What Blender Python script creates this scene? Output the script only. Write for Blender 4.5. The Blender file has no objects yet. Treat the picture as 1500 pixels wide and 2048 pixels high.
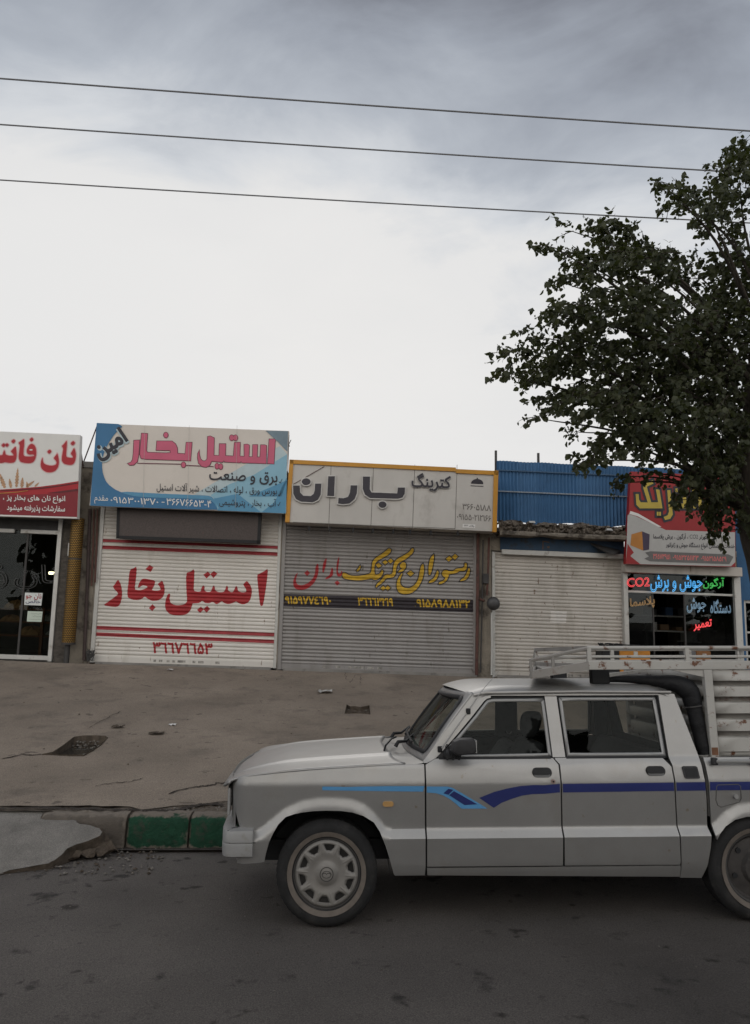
import bpy, bmesh, math, random
from math import radians, sin, cos, tan, pi, sqrt, atan2
import numpy as np
from mathutils import Vector, Matrix
from mathutils import noise as mnoise
from mathutils.geometry import interpolate_bezier, delaunay_2d_cdt
random.seed(7)
SC = bpy.context.scene
COL = SC.collection

# ------------------------------------------------------------------ camera
FPX, PITCH, ROLL, CAMH = 1480.0, radians(8.0), radians(1.2), 1.82
cam = bpy.data.cameras.new('camera')
camo = bpy.data.objects.new('camera', cam); COL.objects.link(camo)
cam.sensor_fit = 'VERTICAL'; cam.sensor_height = 36; cam.lens = 36 * FPX / 2048
cam.clip_start = 0.05; cam.clip_end = 3000
CR = Matrix.Rotation(pi / 2 + PITCH, 3, 'X') @ Matrix.Rotation(ROLL, 3, 'Z')
CC = Vector((0, 0, CAMH))
camo.matrix_world = Matrix.Translation(CC) @ CR.to_4x4()
SC.camera = camo

# ------------------------------------------------------------------ sky and light
SUN_EL, SUN_AZ = radians(24), radians(-4)          # azimuth measured from +Y to +X
w = bpy.data.worlds.new('World'); SC.world = w; w.use_nodes = True
nt = w.node_tree; N = nt.nodes; L = nt.links
N.clear()
def nn(t, **k):
    n = N.new(t)
    for a, b in k.items(): setattr(n, a, b)
    return n
def mth(op, a, b=None, c=None, clamp=False):
    n = nn('ShaderNodeMath', operation=op); n.use_clamp = clamp
    for i, v in enumerate((a, b, c)):
        if v is None: continue
        if isinstance(v, (int, float)): n.inputs[i].default_value = v
        else: L.new(v, n.inputs[i])
    return n.outputs[0]
out = nn('ShaderNodeOutputWorld'); bg = nn('ShaderNodeBackground')
bg.inputs['Strength'].default_value = 0.1
L.new(bg.outputs[0], out.inputs[0])
sky = nn('ShaderNodeTexSky', sky_type='NISHITA'); sky.sun_disc = False
sky.sun_elevation = SUN_EL; sky.sun_rotation = SUN_AZ; sky.air_density = 1.2; sky.dust_density = 3.0
tc = nn('ShaderNodeTexCoord')
sep = nn('ShaderNodeSeparateXYZ'); L.new(tc.outputs['Generated'], sep.inputs[0])
sx, sy, sz = sep.outputs
zz = mth('ADD', mth('MAXIMUM', sz, 0.0), 0.22)
comb = nn('ShaderNodeCombineXYZ')
L.new(mth('DIVIDE', sx, zz), comb.inputs[0]); L.new(mth('DIVIDE', sy, zz), comb.inputs[1])
def noise(scale, detail, rough, dist=0.0, vec=comb.outputs[0], off=0.0):
    mp = nn('ShaderNodeMapping'); L.new(vec, mp.inputs[0]); mp.inputs['Location'].default_value = (off, off * .7, 0)
    mp.inputs['Rotation'].default_value = (0, 0, 0.5); mp.inputs['Scale'].default_value = (1, 1.35, 1)
    n = nn('ShaderNodeTexNoise'); L.new(mp.outputs[0], n.inputs['Vector'])
    n.inputs['Scale'].default_value = scale; n.inputs['Detail'].default_value = detail
    n.inputs['Roughness'].default_value = rough; n.inputs['Distortion'].default_value = dist
    return n.outputs[0]
n1 = noise(0.9, 6, .55, .3, off=3.1); n2 = noise(2.6, 7, .6, .5, off=1.7)
cl = mth('ADD', mth('MULTIPLY', n1, .65), mth('MULTIPLY', n2, .35))
# glow of the veiled sun behind the cloud deck
sd = Vector((sin(SUN_AZ) * cos(SUN_EL), cos(SUN_AZ) * cos(SUN_EL), sin(SUN_EL)))
# angular offset, flattened so that the bright belt runs along the horizon
dx = mth('SUBTRACT', sx, sd.x); dz = mth('MAXIMUM', mth('SUBTRACT', sz, 0.40), 0.0); dy = mth('SUBTRACT', sy, sd.y)
q = mth('ADD', mth('ADD', mth('MULTIPLY', mth('MULTIPLY', dx, dx), .62), mth('MULTIPLY', mth('MULTIPLY', dz, dz), 17.0)),
        mth('MULTIPLY', mth('MULTIPLY', dy, dy), .30))
g = mth('POWER', 2.718, mth('MULTIPLY', q, -1.6))
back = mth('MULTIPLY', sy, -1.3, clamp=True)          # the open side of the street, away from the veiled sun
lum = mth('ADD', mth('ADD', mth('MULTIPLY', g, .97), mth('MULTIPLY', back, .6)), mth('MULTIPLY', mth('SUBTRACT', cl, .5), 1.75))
ramp = nn('ShaderNodeValToRGB'); L.new(lum, ramp.inputs[0])
e = ramp.color_ramp.elements
e[0].position = 0.0; e[0].color = (.20, .215, .255, 1)
e[1].position = 1.0; e[1].color = (.80, .797, .793, 1)
for p, c in ((.20, (.33, .36, .415, 1)), (.40, (.455, .49, .545, 1)), (.57, (.645, .67, .705, 1)), (.72, (.775, .775, .775, 1))):
    x = e.new(p); x.color = c
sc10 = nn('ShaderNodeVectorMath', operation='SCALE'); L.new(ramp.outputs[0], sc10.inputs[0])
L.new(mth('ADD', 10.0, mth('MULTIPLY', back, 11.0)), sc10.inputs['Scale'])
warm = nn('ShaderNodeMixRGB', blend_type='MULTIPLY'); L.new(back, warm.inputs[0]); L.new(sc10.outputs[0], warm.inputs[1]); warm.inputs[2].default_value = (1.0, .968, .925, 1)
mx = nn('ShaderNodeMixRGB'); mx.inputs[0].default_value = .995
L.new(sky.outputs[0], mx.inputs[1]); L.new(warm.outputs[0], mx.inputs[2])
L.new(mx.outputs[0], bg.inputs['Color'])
sl = bpy.data.lights.new('sun', 'SUN'); sl.energy = 0.5; sl.angle = radians(30); sl.color = (1, .96, .9)
so = bpy.data.objects.new('sun', sl); COL.objects.link(so)
sd2 = Vector((sin(SUN_AZ) * cos(radians(40)), cos(SUN_AZ) * cos(radians(40)), sin(radians(40))))
so.rotation_euler = sd2.to_track_quat('Z', 'Y').to_euler(); so.location = (0, 20, 30)
SC.view_settings.view_transform = 'Standard'; SC.view_settings.look = 'None'
SC.view_settings.exposure = 0.0; SC.view_settings.gamma = 1.0; SC.view_settings.use_curve_mapping = False

# ------------------------------------------------------------------ measuring helpers (photo -> planes of the real place)
ZM = dict(A=(430,1280,2.632), B=(930,1280,2.632), C=(760,1340,3.947), D=(1100,1340,3.75), E=(430,1480,6.522), W=(530,1620,5.556),
          K=(1020,1270,3.125), R=(1350,1480,5.12), S2=(180,840,3.6585), P2=(190,1110,4.054), P3=(560,1070,3.75), S3=(570,910,3.409),
          S1=(0,860,7.5), S5=(1240,930,5.769), N5=(1240,1130,5.769), L1=(0,1050,7.06), G=(0,1300,3.125), M3=(540,880,3.125),
          V=(0,820,2.5), Q=(940,880,2.679), O=(0,0,1.0))
def px(z, x, y):
    a, b, s = ZM[z]; return a + x / s, b + y / s
def ray(x, y): return CR @ Vector(((x - 750) / FPX, -(y - 1024) / FPX, -1))
FY, FYAW, FSL = 15.0, radians(2.5), -0.0145       # shop front: distance, yaw, fall to the right
UX = Vector((cos(FYAW), sin(FYAW), 0)); WN = Vector((sin(FYAW), -cos(FYAW), 0))
def fw(u, v, w=0.0):                                # shop-front coordinates -> world
    return Vector((0, FY, 0)) + UX * u + WN * w + Vector((0, 0, v + FSL * u))
def fp(x, y, w=0.0):                                # photo -> shop-front coordinates at depth w
    d = ray(x, y); p0 = Vector((0, FY, 0)) + WN * w
    p = CC + d * ((p0 - CC).dot(WN) / d.dot(WN)); r = p - p0; u = r.dot(UX)
    return u, p.z - FSL * u
VB = 0.745                                          # foot of the shop fronts
CYAW, CPIT, CROL = radians(1.5), radians(1.25), radians(3.0)
CM = Matrix.Rotation(CYAW, 3, 'Z') @ Matrix.Rotation(-CPIT, 3, 'Y') @ Matrix.Rotation(-CROL, 3, 'X')
_d = ray(652, 1862); CO = CC + _d * (4.6 / _d.y)    # contact point of the near front wheel
def cp(z, x, y, Y=0.0):                             # photo -> truck coordinates at lateral depth Y
    x, y = px(z, x, y); d = CM.transposed() @ ray(x, y); c = CM.transposed() @ (CC - CO)
    p = c + d * ((Y - c.y) / d.y); return p.x, p.z
def roadz(x, y):
    n = CM @ Vector((0, 0, 1)); xx = max(-12, min(12, x)); yy = max(-14, min(6.6, y))
    return CO.z - (n.x * (xx - CO.x) + n.y * (yy - CO.y)) / n.z
YK = 6.5
def kerbz(x): return .125 + .010 * (max(-12, min(12, x)) + 1.7)
def pavz(x, y):
    yf = FY + tan(FYAW) * x; y0 = YK + .15
    zf = VB + FSL * max(-14, min(14, x)) - 0.0
    t = (y - y0) / (yf - .12 - y0)
    t = max(0, min(1, t)); return kerbz(x) + (zf - kerbz(x)) * (t - .06 * sin(pi * t))

# ------------------------------------------------------------------ materials
MATS = {}
def mat(name, col, rough=.6, metal=0.0, var=.12, vs=6.0, bump=0.0, bs=40.0, dirt=None, dirt_amt=0.0, ds=3.0, spec=.4, coat=0.0, emit=None, es=0.0, stretch=None, dsharp=.12, grain=0.0, gs=160.0, spots=None, sps=14.0, spt=.66):
    if name in MATS: return MATS[name]
    m = bpy.data.materials.new(name); m.use_nodes = True; MATS[name] = m
    t = m.node_tree; b = t.nodes['Principled BSDF']
    b.inputs['Roughness'].default_value = rough; b.inputs['Metallic'].default_value = metal
    b.inputs['Specular IOR Level'].default_value = spec; b.inputs['Coat Weight'].default_value = coat
    co = t.nodes.new('ShaderNodeTexCoord'); vec = co.outputs['Object']
    if stretch:
        mp = t.nodes.new('ShaderNodeMapping'); mp.inputs['Scale'].default_value = stretch
        t.links.new(vec, mp.inputs[0]); vec = mp.outputs[0]
    def nz(s, d=5, r=.6):
        n = t.nodes.new('ShaderNodeTexNoise'); n.inputs['Scale'].default_value = s; n.inputs['Detail'].default_value = d
        n.inputs['Roughness'].default_value = r; t.links.new(vec, n.inputs['Vector']); return n.outputs[0]
    c4 = (*col, 1)
    r = t.nodes.new('ShaderNodeValToRGB'); t.links.new(nz(vs), r.inputs[0])
    r.color_ramp.elements[0].position = .3; r.color_ramp.elements[1].position = .7
    r.color_ramp.elements[0].color = (*[c * (1 - var) for c in col], 1); r.color_ramp.elements[1].color = (*[min(1, c * (1 + var)) for c in col], 1)
    src = r.outputs[0]
    if dirt:
        k = t.nodes.new('ShaderNodeValToRGB'); t.links.new(nz(ds, 8, .65), k.inputs[0])
        th = .70 - .35 * dirt_amt
        k.color_ramp.elements[0].position = th; k.color_ramp.elements[1].position = th + dsharp
        mxn = t.nodes.new('ShaderNodeMixRGB'); t.links.new(k.outputs[0], mxn.inputs[0]); t.links.new(src, mxn.inputs[1])
        mxn.inputs[2].default_value = (*dirt, 1); src = mxn.outputs[0]
    if spots:
        k = t.nodes.new('ShaderNodeValToRGB'); t.links.new(nz(sps, 3, .5), k.inputs[0])
        k.color_ramp.elements[0].position = spt; k.color_ramp.elements[1].position = spt + .06
        mg = t.nodes.new('ShaderNodeMixRGB'); t.links.new(k.outputs[0], mg.inputs[0]); t.links.new(src, mg.inputs[1]); mg.inputs[2].default_value = (*spots, 1); src = mg.outputs[0]
    if grain:
        k = t.nodes.new('ShaderNodeValToRGB'); t.links.new(nz(gs, 2, .8), k.inputs[0])
        k.color_ramp.elements[0].position = .32; k.color_ramp.elements[1].position = .70
        lo, hi = 1 - grain, 1 + grain
        k.color_ramp.elements[0].color = (lo, lo, lo, 1); k.color_ramp.elements[1].color = (hi, hi, hi, 1)
        mg = t.nodes.new('ShaderNodeMixRGB'); mg.blend_type = 'MULTIPLY'; mg.inputs[0].default_value = 1
        t.links.new(src, mg.inputs[1]); t.links.new(k.outputs[0], mg.inputs[2]); src = mg.outputs[0]
    t.links.new(src, b.inputs['Base Color'])
    if bump:
        bn = t.nodes.new('ShaderNodeBump'); bn.inputs['Strength'].default_value = bump; bn.inputs['Distance'].default_value = .02
        t.links.new(nz(bs, 6, .7), bn.inputs['Height']); t.links.new(bn.outputs[0], b.inputs['Normal'])
    if emit:
        b.inputs['Emission Color'].default_value = (*emit, 1); b.inputs['Emission Strength'].default_value = es
    return m
def glass(name, tint, rough=.03, refl=1.0):
    if name in MATS: return MATS[name]
    m = bpy.data.materials.new(name); m.use_nodes = True; MATS[name] = m
    t = m.node_tree; t.nodes.clear()
    o = t.nodes.new('ShaderNodeOutputMaterial'); mxs = t.nodes.new('ShaderNodeMixShader')
    a = t.nodes.new('ShaderNodeBsdfTransparent'); a.inputs[0].default_value = (*tint, 1)
    g_ = t.nodes.new('ShaderNodeBsdfGlossy'); g_.inputs['Roughness'].default_value = rough; g_.inputs[0].default_value = (.85, .9, .9, 1)
    fr = t.nodes.new('ShaderNodeFresnel'); fr.inputs[0].default_value = 1.5
    ml = t.nodes.new('ShaderNodeMath'); ml.operation = 'MULTIPLY'; ml.inputs[1].default_value = refl
    t.links.new(fr.outputs[0], ml.inputs[0]); t.links.new(ml.outputs[0], mxs.inputs[0])
    t.links.new(a.outputs[0], mxs.inputs[1]); t.links.new(g_.outputs[0], mxs.inputs[2]); t.links.new(mxs.outputs[0], o.inputs[0])
    return m

# ------------------------------------------------------------------ building helpers
def tag(o, label=None, cat=None, group=None, kind=None):
    if label: o['label'] = label
    if cat: o['category'] = cat
    if group: o['group'] = group
    if kind: o['kind'] = kind
    return o
def empty(name, loc, label, cat, group=None, rot=None):
    o = bpy.data.objects.new(name, None); COL.objects.link(o); o.empty_display_size = .2
    o.location = loc
    if rot is not None: o.rotation_euler = rot.to_euler()
    return tag(o, label, cat, group)
def wloc(o):
    v = Vector((0, 0, 0))
    while o: v += Vector(o.location); o = o.parent
    return v
class MB:
    """collects faces and links them as one mesh object"""
    def __init__(s): s.v = []; s.f = []; s.m = []
    def face(s, pts, mi=0):
        i = len(s.v); s.v += [Vector(p) for p in pts]; s.f.append(tuple(range(i, i + len(pts)))); s.m.append(mi)
    def mesh(s, vs, fs, mi=0):
        i = len(s.v); s.v += [Vector(p) for p in vs]
        for q_ in fs: s.f.append(tuple(i + k for k in q_)); s.m.append(mi)
    def box(s, a, b, fn=None, mi=0):
        P = [(x, y, z) for z in (a[2], b[2]) for y in (a[1], b[1]) for x in (a[0], b[0])]
        if fn: P = [fn(*p) for p in P]
        s.mesh(P, [(0, 2, 3, 1), (4, 5, 7, 6), (0, 1, 5, 4), (2, 6, 7, 3), (0, 4, 6, 2), (1, 3, 7, 5)], mi)
    def fbox(s, u0, u1, v0, v1, w0, w1, mi=0):       # box in shop-front coordinates
        s.box((u0, v0, w0), (u1, v1, w1), lambda a, b, c: fw(a, b, c), mi)
    def grid(s, fn, nu, nv, mi=0, closeu=False):
        i = len(s.v)
        for a in range(nu + (0 if closeu else 1)):
            for b in range(nv + 1): s.v.append(Vector(fn(a / nu, b / nv)))
        for a in range(nu):
            for b in range(nv):
                a2 = (a + 1) % nu if closeu else a + 1
                s.f.append((i + a * (nv + 1) + b, i + a2 * (nv + 1) + b, i + a2 * (nv + 1) + b + 1, i + a * (nv + 1) + b + 1)); s.m.append(mi)
    def tube(s, pts, r, n=8, mi=0, caps=True):
        pts = [Vector(p) for p in pts]; R_ = r if isinstance(r, (list, tuple)) else [r] * len(pts)
        i = len(s.v); ref = None
        for k, p in enumerate(pts):
            d = (pts[min(k + 1, len(pts) - 1)] - pts[max(k - 1, 0)]).normalized()
            if ref is None: ref = d.orthogonal().normalized()
            ref = (ref - d * ref.dot(d)).normalized(); b = d.cross(ref)
            for j in range(n):
                a = 2 * pi * j / n; s.v.append(p + (ref * cos(a) + b * sin(a)) * R_[k])
        for k in range(len(pts) - 1):
            for j in range(n):
                j2 = (j + 1) % n; s.f.append((i + k * n + j, i + k * n + j2, i + (k + 1) * n + j2, i + (k + 1) * n + j)); s.m.append(mi)
        if caps:
            s.f.append(tuple(i + j for j in reversed(range(n)))); s.m.append(mi)
            s.f.append(tuple(i + (len(pts) - 1) * n + j for j in range(n))); s.m.append(mi)
    def build(s, name, mats, parent=None, local=False, origin=None, smooth=40, solid=0, bevel=0, label=None):
        base = Vector((0, 0, 0))
        if not local:
            if parent: base = wloc(parent)
            else:
                base = origin if origin is not None else Vector((sum(p.x for p in s.v) / len(s.v), sum(p.y for p in s.v) / len(s.v), min(p.z for p in s.v)))
        me = bpy.data.meshes.new(name)
        me.from_pydata([p - base for p in s.v], [], s.f); me.update()
        for m in (mats if isinstance(mats, (list, tuple)) else [mats]): me.materials.append(m)
        me.polygons.foreach_set('material_index', s.m)
        o = bpy.data.objects.new(name, me); COL.objects.link(o)
        if parent: o.parent = parent
        elif not local: o.location = base
        fin(o, smooth, solid, bevel)
        if label: o['label'] = label
        return o
def fin(o, smooth=40, solid=0, bevel=0, merge=True):
    me = o.data
    bm = bmesh.new(); bm.from_mesh(me)
    if merge: bmesh.ops.remove_doubles(bm, verts=bm.verts, dist=1e-5)
    bmesh.ops.recalc_face_normals(bm, faces=bm.faces) if not solid else None
    bm.to_mesh(me); bm.free()
    if solid:
        md = o.modifiers.new('solid', 'SOLIDIFY'); md.thickness = abs(solid); md.offset = -1 if solid > 0 else 1
    if bevel:
        md = o.modifiers.new('bevel', 'BEVEL'); md.width = bevel; md.segments = 2; md.limit_method = 'ANGLE'
    if smooth:
        for p in me.polygons: p.use_smooth = True
        me.set_sharp_from_angle(angle=radians(smooth))
def poly2(poly, us=(), vs=(), holes=()):
    """2-D polygon -> (verts, faces) cut along the lines u=.. and v=.."""
    bm = bmesh.new()
    ed = []
    for loop in [poly, *holes]:
        vv = [bm.verts.new((p[0], p[1], 0)) for p in loop]
        ed += [bm.edges.new((vv[i], vv[(i + 1) % len(vv)])) for i in range(len(vv))]
    bmesh.ops.triangle_fill(bm, use_beauty=True, edges=ed, normal=(0, 0, 1))
    for lines, no in ((us, (1, 0, 0)), (vs, (0, 1, 0))):
        for c in lines:
            bmesh.ops.bisect_plane(bm, geom=bm.verts[:] + bm.edges[:] + bm.faces[:], plane_co=(c * no[0], c * no[1], 0), plane_no=no, dist=1e-5)
    for f_ in bm.faces:
        if f_.normal.z < 0: f_.normal_flip()
    bm.verts.index_update()
    r = [v.co.copy() for v in bm.verts], [tuple(v.index for v in f_.verts) for f_ in bm.faces]
    bm.free(); return r
def frange(a, b, s):
    n = int((b - a) / s + .5); return [a + s * i for i in range(n + 1)]
def offset_poly(P, d):
    n = len(P); A = sum(P[i][0] * P[(i + 1) % n][1] - P[(i + 1) % n][0] * P[i][1] for i in range(n)); sg = 1 if A > 0 else -1
    R_ = []
    for i in range(n):
        a, b, c = Vector(P[i - 1]), Vector(P[i]), Vector(P[(i + 1) % n])
        e1 = (b - a); e2 = (c - b)
        if e1.length < 1e-9 or e2.length < 1e-9: R_.append(P[i]); continue
        n1_ = Vector((e1.y, -e1.x)).normalized() * sg; n2_ = Vector((e2.y, -e2.x)).normalized() * sg
        m_ = n1_ + n2_
        if m_.length < .3: m_ = n1_
        m_.normalize(); k = 1 / max(.55, m_.dot(n1_))
        R_.append((b.x + m_.x * d * k, b.y + m_.y * d * k))
    return R_
def smooth_poly(P, it=1):
    for _ in range(it):
        Q = []
        for i in range(len(P)):
            a, b = P[i], P[(i + 1) % len(P)]
            Q += [(a[0] * .78 + b[0] * .22, a[1] * .78 + b[1] * .22), (a[0] * .22 + b[0] * .78, a[1] * .22 + b[1] * .78)]
        P = Q
    return P
def ell(cx, cy, rx, ry, n=20): return [(cx + rx * cos(2 * pi * i / n), cy + ry * sin(2 * pi * i / n)) for i in range(n)]

# Persian letters: joining forms in visual order
FORM = dict(zip('بپتثجچحخسشصضطظعغفقکگلمنهیئ', (0xFE8F,0xFB56,0xFE95,0xFE99,0xFE9D,0xFB7A,0xFEA1,0xFEA5,0xFEB1,0xFEB5,0xFEB9,0xFEBD,0xFEC1,0xFEC5,0xFEC9,0xFECD,0xFED1,0xFED5,0xFB8E,0xFB92,0xFEDD,0xFEE1,0xFEE5,0xFEE9,0xFBFC,0xFE89)))
FORM2 = dict(zip('اآدذرزژو', (0xFE8D,0xFE81,0xFEA9,0xFEAB,0xFEAD,0xFEAF,0xFB8A,0xFEED)))
def shape(s):
    o = []; i = 0
    while i < len(s):
        c = s[i]; prev = i > 0 and s[i - 1] in FORM
        if c == 'ل' and i + 1 < len(s) and s[i + 1] == 'ا':
            o.append(chr(0xFEFB + (1 if prev else 0))); i += 2; continue
        if c in FORM:
            nx = i + 1 < len(s) and (s[i + 1] in FORM or s[i + 1] in FORM2)
            o.append(chr(FORM[c] + (3 if prev and nx else 2 if nx else 1 if prev else 0)))
        elif c in FORM2: o.append(chr(FORM2[c] + (1 if prev else 0)))
        else: o.append(c)
        i += 1
    # keep runs of digits left to right
    r = []; run = []
    for c in o[::-1]:
        if c.isdigit() or c.isascii() and c.isalpha(): run.insert(0, c)
        else: r += run; run = []; r.append(c)
    return ''.join(r + run)
def text_raw(s, bold=0.0, outline=0.0, ltr=False):
    """letter outlines -> (verts with piece index, faces); strokes thickened by bold, or tubes along the outline"""
    c = bpy.data.curves.new('lettering', 'FONT'); c.body = s if ltr else shape(s)
    o = bpy.data.objects.new('lettering', c); COL.objects.link(o); bpy.context.view_layer.update()
    cv = o.to_curve(bpy.context.evaluated_depsgraph_get(), apply_modifiers=False)
    cont = []
    for sp in cv.splines:
        bp = sp.bezier_points; n = len(bp); P = []
        for i in range(n):
            p, q_ = bp[i], bp[(i + 1) % n]
            seg = (p.co - q_.co).length
            k = 2 if seg < .02 else 5
            straight = (p.handle_right - p.co).cross(q_.co - p.co).length < 1e-6 and (q_.handle_left - q_.co).cross(q_.co - p.co).length < 1e-6
            if straight: P.append((p.co.x, p.co.y))
            else: P += [(v.x, v.y) for v in interpolate_bezier(p.co, p.handle_right, q_.handle_left, q_.co, k)[:-1]]
        Q = []
        for p in P:
            if not Q or abs(p[0] - Q[-1][0]) + abs(p[1] - Q[-1][1]) > 1e-4: Q.append(p)
        if len(Q) > 2: cont.append(Q)
    o.to_curve_clear(); bpy.data.objects.remove(o); bpy.data.curves.remove(c)
    if outline:
        tb = MB()
        for P in cont:
            k = len(tb.v); tb.tube([(p[0], p[1], 0) for p in P + P[:1]], outline, 6, caps=False)
        return [(v.x, v.y, v.z, 0) for v in tb.v], tb.f
    if bold:
        R_ = []
        for P in cont:
            A = sum(P[i][0] * P[(i + 1) % len(P)][1] - P[(i + 1) % len(P)][0] * P[i][1] for i in range(len(P)))
            R_.append(offset_poly(P, bold if A < 0 else -bold))      # outer contours run clockwise
        cont = R_
    vs, ed = [], []
    for P in cont:
        i0 = len(vs); vs += [Vector(p) for p in P]; ed += [(i0 + i, i0 + (i + 1) % len(P)) for i in range(len(P))]
    r = delaunay_2d_cdt(vs, ed, [], 0, 1e-5)
    VV, FF = np.array([tuple(v) for v in r[0]]), r[2]
    T = np.array([list(f_) for f_ in FF]); ctr = VV[T].mean(axis=1)
    wnd = np.zeros(len(ctr))
    for P in cont:
        A = np.array(P); B_ = np.roll(A, -1, axis=0)
        x0_, x1_ = A[:, 0].min(), A[:, 0].max(); sel = np.where((ctr[:, 0] >= x0_) & (ctr[:, 0] <= x1_))[0]
        if not len(sel): continue
        X, Y = ctr[sel, 0][:, None], ctr[sel, 1][:, None]
        cr_ = (B_[:, 0] - A[:, 0]) * (Y - A[:, 1]) - (X - A[:, 0]) * (B_[:, 1] - A[:, 1])
        up = (A[:, 1] <= Y) & (B_[:, 1] > Y) & (cr_ > 0); dn = (A[:, 1] > Y) & (B_[:, 1] <= Y) & (cr_ < 0)
        wnd[sel] += up.sum(1) - dn.sum(1)
    F = [tuple(int(i) for i in t_) for t_, k in zip(T, wnd) if abs(k) > .5]
    return [(v[0], v[1], 0.0, 0) for v in VV], F
def text_on(mb, s, z, x0, y0, x1, y1, h, w=0.0, bold=0.0, mi=0, outline=0.0, ltr=False, wfun=None, vs=()):
    """lettering on the shop-front plane w; (x0,y0)-(x1,y1) is the foot line of its box in the photo, h its height there"""
    V, F = text_raw(s, bold, outline, ltr)
    if not V: return
    ax = min(v[0] for v in V); bx = max(v[0] for v in V); ay = min(v[1] for v in V); by = max(v[1] for v in V)
    P = []
    hx, hy = -(y0 - y1), -(x1 - x0); q_ = sqrt(hx * hx + hy * hy); hx, hy = hx / q_ * h, hy / q_ * h
    if abs(y1 - y0) < .2 * abs(x1 - x0): hx, hy = 0, -h
    sc_ = abs(x1 - x0) / (bx - ax) / ZM[z][2] / 96.0
    for a, b, c, k in V:
        t, q_ = (a - ax) / (bx - ax), (b - ay) / (by - ay)
        u, v = fp(*px(z, x0 + (x1 - x0) * t + hx * q_, y0 + (y1 - y0) * t + hy * q_), w)
        P.append((u, v, c * sc_ + (k % 5) * .0005))
    if vs:
        bm = bmesh.new(); vv = [bm.verts.new((p[0], p[1], p[2])) for p in P]
        for f_ in F:
            try: bm.faces.new([vv[i] for i in f_])
            except ValueError: pass
        for c in vs: bmesh.ops.bisect_plane(bm, geom=bm.verts[:] + bm.edges[:] + bm.faces[:], plane_co=(0, c, 0), plane_no=(0, 1, 0), dist=1e-6)
        bm.verts.index_update()
        P = [tuple(v.co) for v in bm.verts]; F = [tuple(v.index for v in f_.verts) for f_ in bm.faces]; bm.free()
    mb.mesh([fw(p[0], p[1], w + p[2] + (wfun(p[1]) if wfun else 0)) for p in P], F, mi)
def fpoly(mb, z, P, w, mi=0, wfun=None, vs=(), us=(), sm=0, off=0.0, thick=0.0):
    """a painted or cut-out outline on the shop-front plane"""
    if sm: P = smooth_poly(P, sm)
    Q = [fp(*px(z, *p), w) for p in P]
    if off: Q = offset_poly(Q, off)
    V, F = poly2(Q, us, vs)
    mb.mesh([fw(p.x, p.y, w + (wfun(p.y) if wfun else 0)) for p in V], F, mi)
    if thick:
        n = len(Q)
        for i in range(n):
            a, b = Q[i], Q[(i + 1) % n]
            mb.face([fw(a[0], a[1], w), fw(b[0], b[1], w), fw(b[0], b[1], w - thick), fw(a[0], a[1], w - thick)], mi)

# ================================================================== SETTING: ground, road, forecourt
m_road = mat('asphalt', (.108, .096, .087), .9, var=.30, vs=.6, bump=.8, bs=110, dirt=(.040, .036, .033), dirt_amt=.32, ds=4.5, dsharp=.10, spec=.25, grain=.42, gs=140, spots=(.042, .036, .032), sps=5.0, spt=.665)
m_pave = mat('worn_forecourt', (.262, .216, .172), .9, var=.22, vs=.7, bump=.8, bs=75, dirt=(.150, .126, .104), dirt_amt=.5, ds=1.9, dsharp=.25, spec=.2, grain=.34, gs=95, spots=(.150, .123, .100), sps=6.5, spt=.655)
m_conc = mat('old_concrete', (.25, .235, .215), .9, var=.18, vs=2.2, bump=.6, bs=45, dirt=(.13, .12, .105), dirt_amt=.4, ds=3.5, spec=.2)
m_soil = mat('broken_soil', (.098, .078, .060), .95, var=.4, vs=14, bump=1.0, bs=60, spec=.15)
m_crack = mat('crack_dirt', (.045, .038, .033), .95, var=.3, vs=20, spec=.1)
m_ground = mat('bare_ground', (.16, .14, .11), .95, var=.2, vs=.2, spec=.2)
b = MB(); b.face([(-1500, -1500, -.9), (1500, -1500, -.9), (1500, 1500, -.9), (-1500, 1500, -.9)])
tag(b.build('ground', m_ground, smooth=0), kind='structure')
b = MB()
b.grid(lambda u, v: ((u - .5) * 160, -30 + v * (YK + .05 + 30), roadz((u - .5) * 160, -30 + v * (YK + .05 + 30))), 160, 73)
tag(b.build('road', m_road, smooth=60), kind='structure')

def onpave(x, y):
    """photo -> point of the forecourt surface"""
    d = ray(x, y); t0, t1 = 3.0, 30.0
    for _ in range(50):
        t = (t0 + t1) / 2; p = CC + d * t
        if p.y < YK + .15 or p.z > pavz(p.x, p.y): t0 = t
        else: t1 = t
        if p.y > 16: t1 = t
    return CC + d * t0
PIT1 = [onpave(*px('G', *p)) for p in ((462,546),(520,538),(600,537),(660,541),(676,552),(640,590),(575,632),(524,659),(430,660),(340,656),(262,655),(330,640),(395,598))]
PIT2 = [onpave(*px('A', *p)) for p in ((693,342),(712,352),(735,350),(765,356),(813,346),(817,392),(760,388),(682,390))]
edge = []
rr = random.Random(3)
x = -40.0
while x < 40:                                        # broken front edge of the forecourt surface
    yy = YK + .16 + (.03 + .07 * rr.random() if -4 < x < -2.0 else .02 * rr.random())
    if -1.95 < x < -1.0: yy = YK + .2 + .42 * max(0, (x + 1.95) / .95) ** 1.3 + .04 * rr.random()
    edge.append((x, yy)); x += .12 if -4.5 < x < 0 else 1.0
outer = edge + [(40, FY + .6), (-40, FY - 1.4)]
V, F = poly2(outer, frange(-40, 40, 2), frange(7, 15, .5), holes=[[(p.x, p.y) for p in PIT1], [(p.x, p.y) for p in PIT2]])
b = MB()
rn = random.Random(5)
b.mesh([(p.x, p.y, pavz(p.x, p.y) + .012 * sin(p.x * 1.7) * sin(p.y * 2.1)) for p in V], F)
fo = b.build('forecourt', m_pave, smooth=60); tag(fo, kind='structure')
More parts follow.
